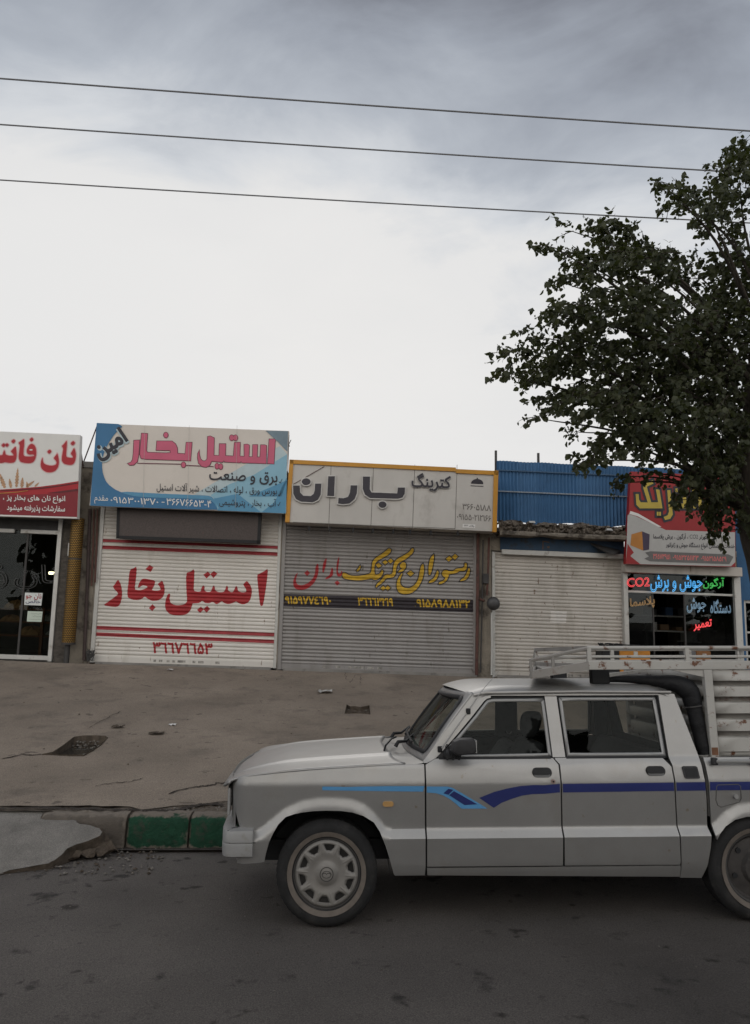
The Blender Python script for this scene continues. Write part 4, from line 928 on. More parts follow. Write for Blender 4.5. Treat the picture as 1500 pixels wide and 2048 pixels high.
for i, (xx, yy, wd) in enumerate(((1062, 1047, .17), (1216, 1062, .16))):
    b = MB(); u_, v_ = fp(xx, yy, .3); b.mesh([fw(u_ + wd * a * r_.uniform(.3, .5), v_ + .05 * c, .3 + .12 * d) for a, c, d in ((-1, 0, -1), (1, 0, -1), (1, 0, 1), (-1, 0, 1), (-.7, 1, -.6), (.8, .7, -.7), (.6, .9, .7), (-.8, .8, .6))], [(0, 1, 2, 3), (4, 5, 6, 7), (0, 1, 5, 4), (1, 2, 6, 5), (2, 3, 7, 6), (3, 0, 4, 7)])
    tag(b.build('loose_stone', m_alu, smooth=0), ('pale loose stone lying on the left half of the crumbling ledge', 'pale flat stone wedged in the right half of the ledge')[i], 'stone')
b = MB(); b.mesh([fw(*fp(*p[:2], p[2]), p[2]) for p in ((1180, 1085, .04), (1215, 1104, .32), (1228, 1106, .32), (1240, 1100, .05), (1182, 1090, .04), (1216, 1108, .31), (1229, 1110, .31), (1241, 1105, .05))], [(0, 1, 2, 3), (4, 5, 6, 7), (0, 1, 5, 4), (1, 2, 6, 5), (2, 3, 7, 6), (3, 0, 4, 7)])
tag(b.build('bent_sheet', m_steel_dk, smooth=0), 'bent dark sheet hanging below the ledge over cream shutter', 'metal sheet')
# the broken concrete lip under the rubble
b = MB()
def lip(s, q_):
    P = [(-.3, .0), (.30, .0), (.375, -.008), (.38, -.05), (.375, -.085), (.34, -.10), (-.3, -.10)]
    k = q_ * 6; i = min(5, int(k)); f = k - i; p = (P[i][0] + (P[i + 1][0] - P[i][0]) * f, P[i][1] + (P[i + 1][1] - P[i][1]) * f)
    u = ua_ + (ub_ - ua_) * s; n_ = mnoise.noise(Vector((u * 3, p[0] * 5, p[1] * 20))); c_ = max(0, mnoise.noise(Vector((u * 1.6, 4, 0))) - .1) * .22
    return fw(u, v0_ + p[1] + .010 * n_ - (0 if p[1] > -.04 else -c_ * .3), p[0] + .018 * n_ - (c_ * .5 if p[0] > .28 else 0))
b.grid(lip, 150, 12)
tag(b.build('concrete_lip', mat('broken_concrete', (.20, .175, .145), .95, var=.3, vs=7, bump=.8, bs=30, dirt=(.07, .06, .05), dirt_amt=.5, ds=4, spec=.15), smooth=35), 'broken concrete lip running under the rubble above the cream shutter', 'ledge')
# corrugated fence
fe = empty('sheet_fence', fw(Uat(1120, 1040, -.25), Vat(1120, 1043, -.25), -.25), 'blue corrugated sheet fence standing on the flat roof', 'fence')
uf0, uf1 = Uat(993, 980, -.25), Uat(1560, 980, -.25); vf0, vf1 = Vat(1120, 1049, -.25), Vat(1120, 927, -.25)
b = MB(); n_ = int((uf1 - uf0) / .075) * 6
b.grid(lambda s, q_: fw(uf0 + (uf1 - uf0) * s, vf0 + .035 * math.sin(s * 31) * (1 - q_) + .006 * math.sin(s * 47) * q_ + (vf1 - vf0) * q_, -.25 + .017 * cos(2 * pi * (uf1 - uf0) * s / .075)), n_, 1)
b.build('corrugated_sheet', m_bluesheet, fe, smooth=60)
for yy, m_ in ((943, mat('blue_rail', (.04, .09, .16), .6)), (985, mat('grey_rail', (.22, .25, .28), .6))):
    b = MB(); v_ = Vat(1060, yy, -.22); b.fbox(uf0, uf1, v_ - .012, v_ + .012, -.232, -.205); b.build('rail', m_, fe, smooth=0)
for xx, yt in ((992, 901), (1077, 906), (1250, 935), (1420, 945)):
    b = MB(); u_ = Uat(xx, 920, -.3); b.fbox(u_ - .022, u_ + .022, top4 - .0, Vat(xx, yt, -.3), -.34, -.29); b.build('post', m_steel_dk, fe, smooth=0)

# ------------------------------------------------------------------ welding shop with neon
top5 = Vat(1360, 1110); V5h = Vat(1360, 1150)
e5 = shop('welding_shop', 'welding shop with glowing neon letters behind dark glass', uS4b + .032, uS5b + .10, top5, uS5a - .02, uS5b - .0, V5h, 6, m_plaster)
u0, u1 = Uat(1254, 1200) - .077, Uat(1466, 1200) + .077
b = MB(); b.fbox(u0 - .03, u1 + .03, V5h - .0, Vat(1360, 1132), .002, .22); b.build('shutter_box', m_cream_sh, e5, bevel=.01)
for ua_, ub_ in ((Uat(1245, 1200), Uat(1254, 1200)), (Uat(1466, 1200), Uat(1479, 1200))):
    b = MB(); b.fbox(ua_, ub_, VB - .06, V5h - .002, -.05, .08); b.build('door_post', m_alu, e5, bevel=.008)
vt5 = Vat(1360, 1186)
b = MB(); b.fbox(u0 + .077, u1 - .077, vt5 - .03, vt5 + .015, -.03, .03); b.build('transom_bar', m_alu, e5, bevel=.006)
g5 = glass('dark_shop_glass', (.42, .44, .44), .0, .6)
b = MB(); b.fbox(u0 + .077, u1 - .077, vt5 + .016, V5h - .001, -.01, -.002); b.build('transom_glass', g5, e5, smooth=0)
ud0, ud1 = Uat(1307, 1250), Uat(1370, 1250)
for ua_, ub_ in ((u0 + .077, ud0), (ud1, u1 - .077)):
    b = MB(); b.fbox(ua_, ub_, VB - .05, vt5 - .031, -.01, -.002); b.build('glass_panel', g5, e5, smooth=0)
for uu in (ud0, ud1):
    b = MB(); b.fbox(uu - .015, uu + .015, VB - .05, vt5 - .031, -.02, .01); b.build('glass_edge', m_steel_dk, e5)
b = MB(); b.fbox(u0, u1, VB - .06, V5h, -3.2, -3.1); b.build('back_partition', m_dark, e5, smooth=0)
def neon(s, x0, y0, x1, y1, h, col, es, name, label, ltr=False, r=.014):
    b = MB(); text_on(b, s, 'N5', x0, y0, x1, y1, h, .09, outline=.020, ltr=ltr)
    o = b.build(name, mat('neon_%s' % name, tuple(min(.9, .15 + .6 * c) for c in col), .4, emit=col if es else None, es=es * .62, var=0), smooth=0)
    tag(o, label, 'neon sign', 'neon letters on the welding shop glass')
neon('CO2', 82, 256, 342, 246, 105, (1, .06, .07), 1.6, 'red_neon', 'red neon formula glowing at the left end of the transom', True)
neon('جوش و برش', 350, 310, 950, 312, 195, (.05, .45, .95), 1.3, 'blue_neon', 'big bright blue neon words in the middle of the transom')
neon('آرگون', 958, 274, 1205, 272, 128, (.03, .60, .08), 1.0, 'green_neon', 'green neon word at the right end of the transom')
neon('پلاسما', 115, 520, 400, 490, 135, (.50, .25, .03), .35, 'amber_neon', 'dim amber neon word on the left glass panel')
neon('جوش', 770, 552, 992, 548, 172, (.20, .38, .55), .55, 'pale_blue_neon', 'pale blue neon word on right glass nearest the door opening')
neon('دستگاه', 1042, 556, 1280, 556, 158, (.20, .38, .55), .5, 'pale_neon', 'pale blue neon word at the far right of the glass')
neon('تعمیر', 850, 765, 1058, 735, 112, (1, .05, .06), 1.7, 'small_red_neon', 'small red neon word low on the right glass panel')
for i, (xa, xb, yy) in enumerate(((1262, 1455, 1232), (1300, 1460, 1262), (1370, 1460, 1282))):
    sf = empty('wall_shelf', fw(*fp((xa + xb) / 2, yy, -1.6), -1.6), ('upper shelf with goods deep inside the welding shop', 'middle shelf with goods deep inside the welding shop', 'low bench with pale boxes inside the welding shop')[i], 'shelf')
    ua_, ub_ = Uat(xa, yy, -1.4), Uat(xb, yy, -1.4); v_ = Vat(1360, yy, -1.4)
    b = MB(); b.fbox(ua_, ub_, v_ - .03, v_, -1.8, -1.4); b.build('board', m_alu, sf)
    for uu in (ua_ + .02, ub_ - .02):
        b = MB(); b.fbox(uu - .02, uu + .02, v_ - .5, v_ - .031, -1.7, -1.6); b.build('bracket', m_steel_dk, sf)
    r_ = random.Random(i)
    uu = ua_ + .06; k = 0
    while uu < ub_ - .25 and k < 5:
        ww = r_.uniform(.12, .28); hh = r_.uniform(.08, .2); b = MB(); b.fbox(uu, uu + ww, v_ + .001, v_ + hh, -1.75, -1.48)
        tag(b.build('stock_box', [m_alu, mat('blue_box', (.05, .10, .2)), m_steel_dk, mat('brown_card', (.25, .16, .09))][r_.randrange(4)], bevel=.006),
            '%s box of stock, %s on the %s inside the welding shop' % (['small', 'tall', 'wide', 'low', 'squat'][k], ['first from the left', 'second from the left', 'third from the left', 'fourth from the left', 'fifth from the left'][k], ['upper shelf', 'middle shelf', 'low bench'][i]), 'box', 'stock boxes inside the welding shop')
        uu += ww + r_.uniform(.03, .2); k += 1
# sign of the welding shop
m_red5 = mat('flex_red', (.28, .014, .016), .5, var=.08, vs=2)
sg5, Q5 = sign('welding_sign', 'red and white welding sign with yellow lettering half hidden by leaves', [(1262, 943), (1470, 953), (1471, 1134), (1251, 1128)], .4, .12, m_red5)
m_g5 = mat('flex_grey_white', (.40, .39, .37), .5, var=.05)
art(sg5, 'grey_field', m_g5, .403, [[(88, 580), (105, 568), (180, 590), (530, 750), (1100, 770), (1326, 776), (1331, 1170), (640, 1155), (68, 1140)]], 'S5')
art(sg5, 'white_flash', m_whp, .405, [[(120, 530), (210, 560), (480, 715), (440, 712), (200, 590), (108, 565)]], 'S5')
art(sg5, 'red_triangle', m_red5, .406, [[(88, 908), (160, 1010), (118, 1050), (235, 1144), (67, 1138)]], 'S5')
art(sg5, 'red_triangle', m_red5, .406, [[(1282, 1167), (1332, 1120), (1331, 1169)]], 'S5')
YE = [[(180,335),(215,335),(220,400),(240,430),(320,432),(270,270),(270,225),(375,175),(385,215),(310,250),(320,290),(360,430),(440,430),(415,280),(455,285),(490,500),(230,500),(190,460)],[(425,540),(445,540),(445,585),(425,585)],[(452,540),(472,540),(472,585),(452,585)],
      [(545,290),(580,290),(600,480),(610,570),(580,620),(520,635),(505,600),(550,580),(565,540)],[(618,440),(730,445),(715,270),(750,265),(778,500),(622,500)],[(640,270),(665,270),(665,312),(640,312)],[(830,185),(865,185),(880,500),(790,500),(786,440),(840,440)],[(895,190),(930,190),(945,500),(908,500)],
      [(985,480),(1010,300),(1045,300),(1050,430),(1180,440),(1170,310),(1205,310),(1215,500),(1000,500)],[(1020,570),(1055,570),(1055,640),(1020,640)]]
art(sg5, 'lettering_edge', m_ink, .408, YE, 'S5', off=.045)
art(sg5, 'yellow_lettering', mat('flex_yellow', (.46, .34, .05), .5, var=.1), .412, YE, 'S5')
art(sg5, 'machine_picture', mat('flex_orange', (.42, .17, .03), .5, var=.1), .407, [[(132, 800), (255, 765), (268, 988), (120, 925)]], 'S5')
art(sg5, 'machine_picture_front', mat('flex_plum', (.045, .03, .06), .5), .408, [[(255, 765), (342, 800), (336, 975), (268, 988)]], 'S5')
art(sg5, 'phone_band', mat('flex_dark_grey', (.13, .125, .12), .5), .407, [[(290, 1010), (350, 995), (1250, 1030), (1310, 1060), (1262, 1145), (345, 1112), (280, 1080), (335, 1055)]], 'S5')
art(sg5, 'phone_lettering', mat('flex_rose', (.62, .16, .15), .5), .410, z='S5', texts=[('۳۶۵۷۳۹۵۱', 'S5', 382, 1084, 580, 1090, 62, dict(bold=.02)), ('۰۹۱۵۳۲۵۱۱۲۳', 'S5', 610, 1094, 905, 1102, 58, dict(bold=.02)), ('۰۹۱۵۳۱۵۸۵۲۹', 'S5', 935, 1106, 1228, 1114, 58, dict(bold=.02))])
art(sg5, 'black_lettering', m_ink, .409, z='S5', texts=[('اینورتر CO2 ، آرگون ، برش پلاسما', 'S5', 385, 868, 1030, 872, 80, dict(bold=.012)), ('خدمات تخصصی انواع دستگاه جوش و ژنراتور', 'S5', 530, 968, 1325, 985, 85, dict(bold=.012))])
# welding machines set out in front
def machine(x0, x1, yb, yt, w, name, label, mbody, mfront, cable=True):
    ua_, ub_ = Uat(x0, yb, w), Uat(x1, yb, w); vb = VB - .10; vt = Vat((x0 + x1) / 2, yt, w)
    e_ = empty(name, fw((ua_ + ub_) / 2, vb, w - .2), label, 'welding machine')
    um = ua_ + (ub_ - ua_) * .36
    b = MB(); b.fbox(um, ub_, vb + .03, vt, w - .42, w); b.build('body', mbody, e_, bevel=.02)
    b = MB(); b.fbox(ua_, um - .002, vb + .03, vt - .01, w - .41, w - .01); b.build('front_panel', mfront, e_, bevel=.015)
    b = MB(); b.fbox(ua_ + .05, ub_ - .05, vb, vb + .03, w - .38, w - .04); b.build('base', m_steel_dk, e_)
    b = MB(); b.tube([fw(um + .1, vt - .005, w - .2), fw(um + .12, vt + .06, w - .2), fw(ub_ - .12, vt + .06, w - .2), fw(ub_ - .1, vt - .005, w - .2)], .014, 8); b.build('handle', m_black, e_)
    b = MB(); v_ = (vb + vt) / 2; b.fbox((um + ub_) / 2 - .03, (um + ub_) / 2 + .05, vt - .13, vt - .05, w + .001, w + .006); b.build('nameplate', m_alu, e_)
    if cable:
        b = MB(); P = []
        for i in range(60):
            a_ = i * .42; P.append(fw(ua_ + .22 + .20 * cos(a_) + .05 * sin(i * .9), vt + .045 + .035 * sin(a_ * .5 + i), w - .2 + .14 * sin(a_)))
        P += [fw(ua_ - .02, vt - .05, w - .05), fw(ua_ - .05, vt - .25, w), fw(ua_ - .03, vb + .02, w + .02)]
        b.tube(P, .011, 5); b.build('cable', m_black, e_)
machine(1206, 1302, 1345, 1297, .75, 'welding_machine', 'orange and black welding machine with a coiled cable on top', mat('orange_casing', (.48, .19, .02), .5, var=.1), m_black)
machine(1378, 1424, 1345, 1302, .5, 'welding_machine', 'brown welding machine under the right glass panel', mat('brown_casing', (.20, .085, .025), .6, var=.2), mat('grey_front', (.12, .12, .12), .6), False)

# ------------------------------------------------------------------ blue building at the right end
uB0 = uS5b + .11
eb = empty('blue_shop', fw(uB0 + 4, VB - .1, -1), 'blue walled building with white framed window at the right edge', 'building')
b = MB(); topb = Vat(1480, 1000); wu0, wu1, wv0, wv1 = Uat(1490, 1250), Uat(1490, 1250) + 1.4, Vat(1490, 1330), Vat(1490, 1200)
b.fbox(uB0, wu0, VB - .6, topb, -.3, 0); b.fbox(wu1, uB0 + 9, VB - .6, topb, -.3, 0); b.fbox(wu0, wu1, VB - .6, wv0, -.298, -.002); b.fbox(wu0, wu1, wv1, topb, -.298, -.002)
b.fbox(uB0 + 8.8, uB0 + 9, VB - .6, topb - .01, -6, -.302); b.fbox(uB0, uB0 + .2, VB - .6, topb - .01, -6, -.302); b.fbox(uB0 + .2, uB0 + 8.8, VB - .6, topb - .02, -6, -5.8)
b.build('wall', mat('blue_wall', (.03, .10, .21), .7, var=.15, vs=2, bump=.3), eb, smooth=0)
b = MB(); b.fbox(uB0, uB0 + 9, topb, topb + .12, -6, .05); b.build('roof', m_conc, eb, smooth=0)
b = MB()
for a_ in ((wu0, wu0 + .06, wv0, wv1), (wu1 - .06, wu1, wv0, wv1), (wu0 + .06, wu1 - .06, wv0, wv0 + .06), (wu0 + .06, wu1 - .06, wv1 - .06, wv1), (wu0 + .06, wu1 - .06, (wv0 + wv1) / 2 - .02, (wv0 + wv1) / 2 + .02), (wu0 + .25, wu0 + .29, wv0 + .06, (wv0 + wv1) / 2 - .02)): b.fbox(*a_, -.12, -.05)
wf = b.build('window', m_alu, eb, bevel=.005)
b = MB(); b.fbox(wu0 + .06, wu1 - .06, wv0 + .06, wv1 - .06, -.16, -.15); b.build('pane', g5, wf, smooth=0)
b = MB(); b.fbox(wu0 + .0, wu1, wv0, wv1, -.9, -.85); b.build('curtain', m_dark, eb, smooth=0)
# white scrap of paper on the forecourt and small rubbish
def litter(x, y, s, m, name, label, cat, seed, h=.05):
    p = onpave(x, y); r_ = random.Random(seed); b = MB()
    b.grid(lambda a_, c_: p + Vector(((a_ - .5) * s * (1 - .25 * r_.random()), (c_ - .5) * s * .8, .012 + h * r_.random())), 6, 5)
    tag(b.build(name, m, smooth=30), label, cat)
litter(650, 1386, .26, m_alu, 'crumpled_paper', 'crumpled white paper lying on the forecourt above the hood', 'litter', 1)
litter(340, 1342, .12, m_whp, 'paper_scrap', 'small white scrap on the ground below the white shutter', 'litter', 2, .03)
litter(345, 1452, .10, m_whp, 'paper_scrap', 'tiny white scrap alone in the middle of the forecourt', 'litter', 3, .02)
litter(236, 1456, .16, m_soil, 'dry_leaf', 'dark dry leaf litter lying behind the drain pit', 'litter', 4, .03)
litter(313, 1469, .20, m_soil, 'dry_leaf', 'long dark dry leaf lying right of the drain pit', 'litter', 5, .02)

# ------------------------------------------------------------------ overhead cables
mcab = mat('weathered_cable', (.16, .16, .165), .6)
for i, (ya, yb, dy, rad, lb) in enumerate(((157, 262, 9.6, .012, 'highest of the three overhead cables crossing the sky'), (249, 346, 9.9, .011, 'middle one of the three overhead cables crossing the sky'), (360, 446, 10.2, .010, 'lowest of the three overhead cables crossing the sky'))):
    ra, rb_ = ray(0, ya), ray(1500, yb); pa, pb = CC + ra * (dy / ra.y), CC + rb_ * (dy / rb_.y)
    P = []
    for k in range(41):
        t_ = -3 + 7 * k / 40; p = pa + (pb - pa) * t_; P.append(p + Vector((0, 0, .012 * ((t_ - .5) ** 2 - .25) * 6)))
    b = MB(); b.tube(P, rad, 6); tag(b.build('overhead_cable', mcab), lb, 'cable', 'overhead cables')

# ================================================================== PICKUP TRUCK (own frame: x to the rear, y across, z up; origin under the near front wheel)
truck = empty('pickup_truck', CO, 'silver double cab pickup truck with blue stripes and a caged bed', 'pickup truck', rot=CM)
m_silver = mat('silver_paint', (.318, .311, .300), .42, .62, var=.07, vs=2.5, coat=.06, bump=.05, bs=2.6, grain=.05, gs=300, spots=(.25, .215, .175), sps=16, spt=.70, dirt=(.275, .25, .215), dirt_amt=.46, ds=2.4, dsharp=.35, spec=.5)
m_silver_d = mat('dusty_silver', (.36, .345, .325), .5, .3, var=.1, vs=4, dirt=(.22, .20, .175), dirt_amt=.45, ds=4, dsharp=.3)
m_bump = mat('scuffed_bumper', (.255, .252, .245), .55, .15, var=.10, vs=6, dirt=(.20, .19, .17), dirt_amt=.3, ds=9)
m_tyre = mat('tyre_rubber', (.020, .0195, .0195), .85, var=.25, vs=9, bump=.3, bs=120, dirt=(.055, .050, .045), dirt_amt=.5, ds=5, dsharp=.3, spec=.25)
m_tan = mat('dusty_rim_ring', (.125, .105, .088), .8, var=.2, vs=14)
m_hub = mat('hubcap_silver', (.20, .188, .172), .55, .3, var=.12, vs=9, dirt=(.16, .145, .125), dirt_amt=.4, ds=7, dsharp=.3)
m_trim = mat('window_trim', (.30, .297, .288), .5, .4, var=.05)
m_plastic = mat('black_plastic', (.022, .021, .022), .55, var=.2, vs=30, bump=.2, bs=60)
m_cloth = mat('dark_seat_cloth', (.030, .031, .034), .9, var=.2, vs=20)
m_navy = mat('navy_decal', (.020, .028, .125), .4, var=.08, coat=.2); m_sky = mat('sky_blue_decal', (.09, .27, .50), .4, var=.06, coat=.2)
m_glass = glass('tinted_car_glass', (.66, .67, .645), .0, .28); m_wsg = glass('windscreen_glass', (.74, .80, .77), .0, .45)
W_ = 1.60
def interp(T, z):
    if z <= T[0][0]: return T[0][1]
    for (a, p), (b_, q_) in zip(T, T[1:]):
        if z <= b_: return p + (q_ - p) * (z - a) / (b_ - a)
    return T[-1][1]
UP = [(.40, .040), (.53, .034), (.56, .032), (.80, .004), (.815, .004), (.905, .024), (.953, .050), (1.33, .140), (1.40, .16)]
LOW = [(.24, .062), (.30, .036), (.345, .024), (.497, .0), (.80, .0)]
XR = 2.605
FL = [(-1.2, .50), (-.60, .535), (-.445, .536), (-.40, .556), (-.347, .597), (-.30, .637), (-.257, .672), (-.153, .718), (-.05, .733), (.05, .733), (.15, .722), (.23, .690), (.285, .640), (.325, .59), (.355, .556), (.385, .548), (2.33, .548), (2.36, .57), (2.42, .63), (2.50, .672), (2.58, .684), (2.66, .684), (2.74, .668), (2.81, .628), (2.87, .57), (2.90, .548), (4.0, .548)]
def ybody(x, z):
    zl = interp(FL, x)
    if z >= zl: y = interp(UP, z)
    else:
        dm = 9
        for i in range(len(FL) - 1):
            (x0, z0), (x1, z1) = FL[i], FL[i + 1]
            
            t = max(0, min(1, ((x - x0) * (x1 - x0) + (z - z0) * (z1 - z0)) / ((x1 - x0) ** 2 + (z1 - z0) ** 2)))
            dm = min(dm, math.hypot(x - x0 - t * (x1 - x0), z - z0 - t * (z1 - z0)))
        k = min(1, dm / .05); y = interp(UP, zl) * (1 - k) + interp(LOW, z) * k
    if x < -.47: y += 5.5 * (-.47 - x) ** 2
    return y
ZF = frange(.26, .80, .0125)
ZL = sorted(set([a for a, _ in UP] + [a for a, _ in LOW] + [.4, .45, .55, .545, .585, .62, .65, .68, .70, .72, .735, .76, .86, .93, 1.05, 1.15, 1.25]))
XLF = frange(-.62, .60, .0125); XLR = frange(2.3, 3.0, .0125) + frange(3.1, 3.4, .1)
def side(name, poly, m, parent, far=False, off=0.0, us=None, solid=.018, smooth=32, extra=0.0, flip=False, label=None, vs=None):
    """sheet-metal panel following the body side"""
    V, F = poly2(poly, us if us is not None else frange(-.6, 3.4, .12), vs if vs is not None else ZL)
    b = MB()
    for p in V: b.v.append(Vector((p.x, (W_ - (ybody(p.x, p.y) + off)) if far else ybody(p.x, p.y) + off, p.y)))
    b.f = [f_ if not far else f_[::-1] for f_ in F]; b.m = [0] * len(F)
    o = b.build(name, m, parent, local=True, smooth=0)
    bm = bmesh.new(); bm.from_mesh(o.data)
    for f_ in bm.faces:
        if (f_.normal.y > 0) != far: f_.normal_flip()
    bm.to_mesh(o.data); bm.free()
    if solid:                                            # folded-back edge all round
        bm = bmesh.new(); bm.from_mesh(o.data); sg = -1 if far else 1
        eds = [e_ for e_ in bm.edges if len(e_.link_faces) == 1]; nv = {}
        for e_ in eds:
            for v in e_.verts:
                if v not in nv: nv[v] = (bm.verts.new(v.co), bm.verts.new(v.co + Vector((0, sg * solid, 0))))
        for e_ in eds:
            p, q_ = e_.verts
            try: bm.faces.new((nv[p][0], nv[q_][0], nv[q_][1], nv[p][1]))
            except ValueError: pass
        bm.to_mesh(o.data); bm.free()
    for p in o.data.polygons: p.use_smooth = True
    o.data.set_sharp_from_angle(angle=radians(smooth))
    if label: o['label'] = label
    return o
def lbuild(b, name, m, parent=None, **k): return b.build(name, m, parent or truck, local=True, **k)
def lbox(a, c, fn=None):
    b = MB(); b.box(a, c, fn); return b
G = .004
fender = [(-.566, .72), (-.556, .838), (-.555, .848), (-.45, .857), (-.3, .872), (-.108, .887), (.1, .899), (.3, .909), (.473, .917), (.588, .918), (.588, .34), (.584, .283), (.407, .283), (.40, .29), (.375, .38), (.345, .47), (.315, .54), (.28, .591), (.22, .628), (.15, .650), (.08, .659), (0, .661), (-.08, .659), (-.15, .652), (-.20, .642), (-.246, .627), (-.29, .585), (-.32, .535), (-.345, .48), (-.361, .419), (-.37, .373), (-.404, .368), (-.50, .362), (-.534, .365), (-.53, .45), (-.523, .56), (-.548, .632)]
fdoor = [(.598, .335), (1.412, .333), (1.413, .345), (1.416, .60), (1.416, .80), (1.414, .912), (1.388, .946), (.66, .948), (.625, .930), (.598, .915)]
rdoor = [(1.425, .345), (1.426, .333), (2.122, .331), (2.127, .345), (2.122, .50), (2.117, .70), (2.113, .895), (2.075, .940), (2.062, .948), (1.405, .948), (1.398, .944), (1.424, .912)]
quarter = [(2.131, .25), (2.262, .247), (2.29, .32), (2.312, .43), (2.318, .50), (2.310, .54), (2.312, .70), (2.306, .82), (2.300, .95), (2.285, 1.02), (2.262, 1.12), (2.238, 1.22), (2.215, 1.325), (2.112, 1.325), (2.112, 1.30), (2.112, .95), (2.122, .90), (2.125, .70), (2.130, .50), (2.134, .34)]
sill = [(.598, .327), (2.128, .325), (2.128, .256), (.60, .283)]
def mirror_pair(name, poly, m, **k):
    return side(name, poly, m, truck, **k), side(name, poly, m, truck, far=True, **k)
ZFF = sorted(ZF + [.804, .815, .83, .85, .87, .89, .905])
fe1, fe2 = mirror_pair('front_fender', fender, m_silver, us=XLF, vs=ZFF)
fd1, fd2 = mirror_pair('front_door', fdoor, m_silver)
rd1, rd2 = mirror_pair('rear_door', rdoor, m_silver)
qp1, qp2 = mirror_pair('quarter_panel', quarter, m_silver, us=frange(2.1, 2.34, .03), vs=sorted(ZL + frange(.97, 1.32, .03)))
sl1, sl2 = mirror_pair('sill_panel', sill, m_silver)
# dark inner skin behind the shut lines
for far in (False, True):
    side('inner_skin', [(-.50, .60), (-.50, .80), (-.1, .86), (.47, .895), (.62, .91), (.70, .93), (2.27, .93), (2.27, .28), (.5, .30), (.45, .46), (.33, .68), (-.3, .70)], m_black, truck, far=far, off=.028, solid=0)
# pillars and roof rails (tumblehome surface), window openings left free
apil = [(.605, .925), (.628, .934), (.664, .953), (.70, .985), (.80, 1.085), (.90, 1.19), (.985, 1.285), (1.005, 1.300), (1.03, 1.306), (1.03, 1.335), (.96, 1.335), (.915, 1.325), (.85, 1.25), (.74, 1.12), (.64, 1.0), (.585, .935), (.588, .925)]
bpil = [(1.388, .952), (1.466, .952), (1.452, 1.312), (1.376, 1.312), (1.380, 1.20)]
rail_ = [(1.03, 1.318), (2.112, 1.318), (2.112, 1.336), (1.03, 1.336)]
for far in (False, True):
    b = MB()
    V = []
    for nm, P, m_ in (('front_pillar', apil, m_silver), ('centre_pillar', bpil, m_silver), ('roof_rail', rail_, m_silver)):
        side(nm, P, m_, truck, far=far, off=.0, solid=.03)
# window frames and glass
def ring(name, P, wd, m, parent, far, off, solid=.012):
    Q = offset_poly(P, -wd)
    V, F = [], []
    b = MB(); n = len(P)
    for i in range(n):
        j = (i + 1) % n; k = max(1, int(math.hypot(P[j][0] - P[i][0], P[j][1] - P[i][1]) / .1))
        for s in range(k):
            t0, t1 = s / k, (s + 1) / k
            q4 = [(P[i][0] + (P[j][0] - P[i][0]) * t0, P[i][1] + (P[j][1] - P[i][1]) * t0), (P[i][0] + (P[j][0] - P[i][0]) * t1, P[i][1] + (P[j][1] - P[i][1]) * t1),
                  (Q[i][0] + (Q[j][0] - Q[i][0]) * t1, Q[i][1] + (Q[j][1] - Q[i][1]) * t1), (Q[i][0] + (Q[j][0] - Q[i][0]) * t0, Q[i][1] + (Q[j][1] - Q[i][1]) * t0)]
            b.face([(x, W_ - (interp(UP, z) + off) if far else interp(UP, z) + off, z) for x, z in q4])
    o = lbuild(b, name, m, parent, smooth=50)
    bm = bmesh.new(); bm.from_mesh(o.data); bmesh.ops.remove_doubles(bm, verts=bm.verts, dist=1e-5)
    for f_ in bm.faces:
        if (f_.normal.y > 0) != far: f_.normal_flip()
    bm.to_mesh(o.data); bm.free()
    md = o.modifiers.new('solid', 'SOLIDIFY'); md.thickness = solid; md.offset = -1
    return o
win1 = smooth_poly([(.672, .953), (.71, .988), (.82, 1.098), (.92, 1.203), (.985, 1.278), (1.005, 1.296), (1.04, 1.303), (1.12, 1.304), (1.368, 1.304), (1.374, 1.295), (1.384, .960), (1.384, .953)], 0)
win2 = [(1.474, .953), (1.461, 1.295), (1.463, 1.308), (1.475, 1.310), (2.07, 1.308), (2.087, 1.306), (2.092, 1.29), (2.098, .953)]
for far, d1, d2 in ((False, fd1, rd1), (True, fd2, rd2)):
    for W1, d in ((win1, d1), (win2, d2)):
        ring('window_gasket', offset_poly(W1, .012), .018, m_black, d, far, .012)
        f_ = ring('window_frame', offset_poly(W1, -.004), .019, m_trim, d, far, -.001)
        side('window_glass', offset_poly(W1, -.018), m_glass, d, far=far, off=.012, solid=0)
        P = [p for p in W1]; x0 = min(p[0] for p in P) + .01; x1 = max(p[0] for p in P) - .01
        side('belt_strip', [(x0, .944), (x1, .944), (x1, .957), (x0, .957)], m_black, d, far=far, off=-.002, solid=.02)
# black corner filler behind the mirror
side('mirror_sail', [(.672, .957), (.80, .957), (.80, 1.065), (.775, 1.04)], m_plastic, fd1, off=-.003, solid=.016)
# roof
def roofz(x, y):
    e_ = min(y - .135, W_ - .135 - y); c = (y - .8) / .66
    z = 1.338 + .036 * min(1, max(0, e_) / .07) ** .5 + .028 * (1 - c * c)
    f0 = .80 + .10 * c * c
    if x < f0 + .28: z -= .050 * ((f0 + .28 - x) / .28) ** 2.2
    if x > 2.05: z -= .06 * ((x - 2.05) / .17) ** 2
    return z
b = MB()
def rf(s, t):
    y = .133 + (W_ - .266) * (.5 - .5 * cos(pi * t)) if True else 0
    c = (y - .8) / .66; f0 = .815 + .095 * c * c; x = f0 + (2.215 - f0) * s
    return (x, y, roofz(x, y))
b.grid(rf, 40, 44); o = lbuild(b, 'roof_panel', m_silver, smooth=50)
for yy in (.128, W_ - .128):
    b = MB(); b.tube([(.92, yy, 1.322), (1.0, yy, 1.336), (1.6, yy, 1.342), (2.19, yy, 1.336)], .008, 8); lbuild(b, 'drip_rail', m_silver_d)
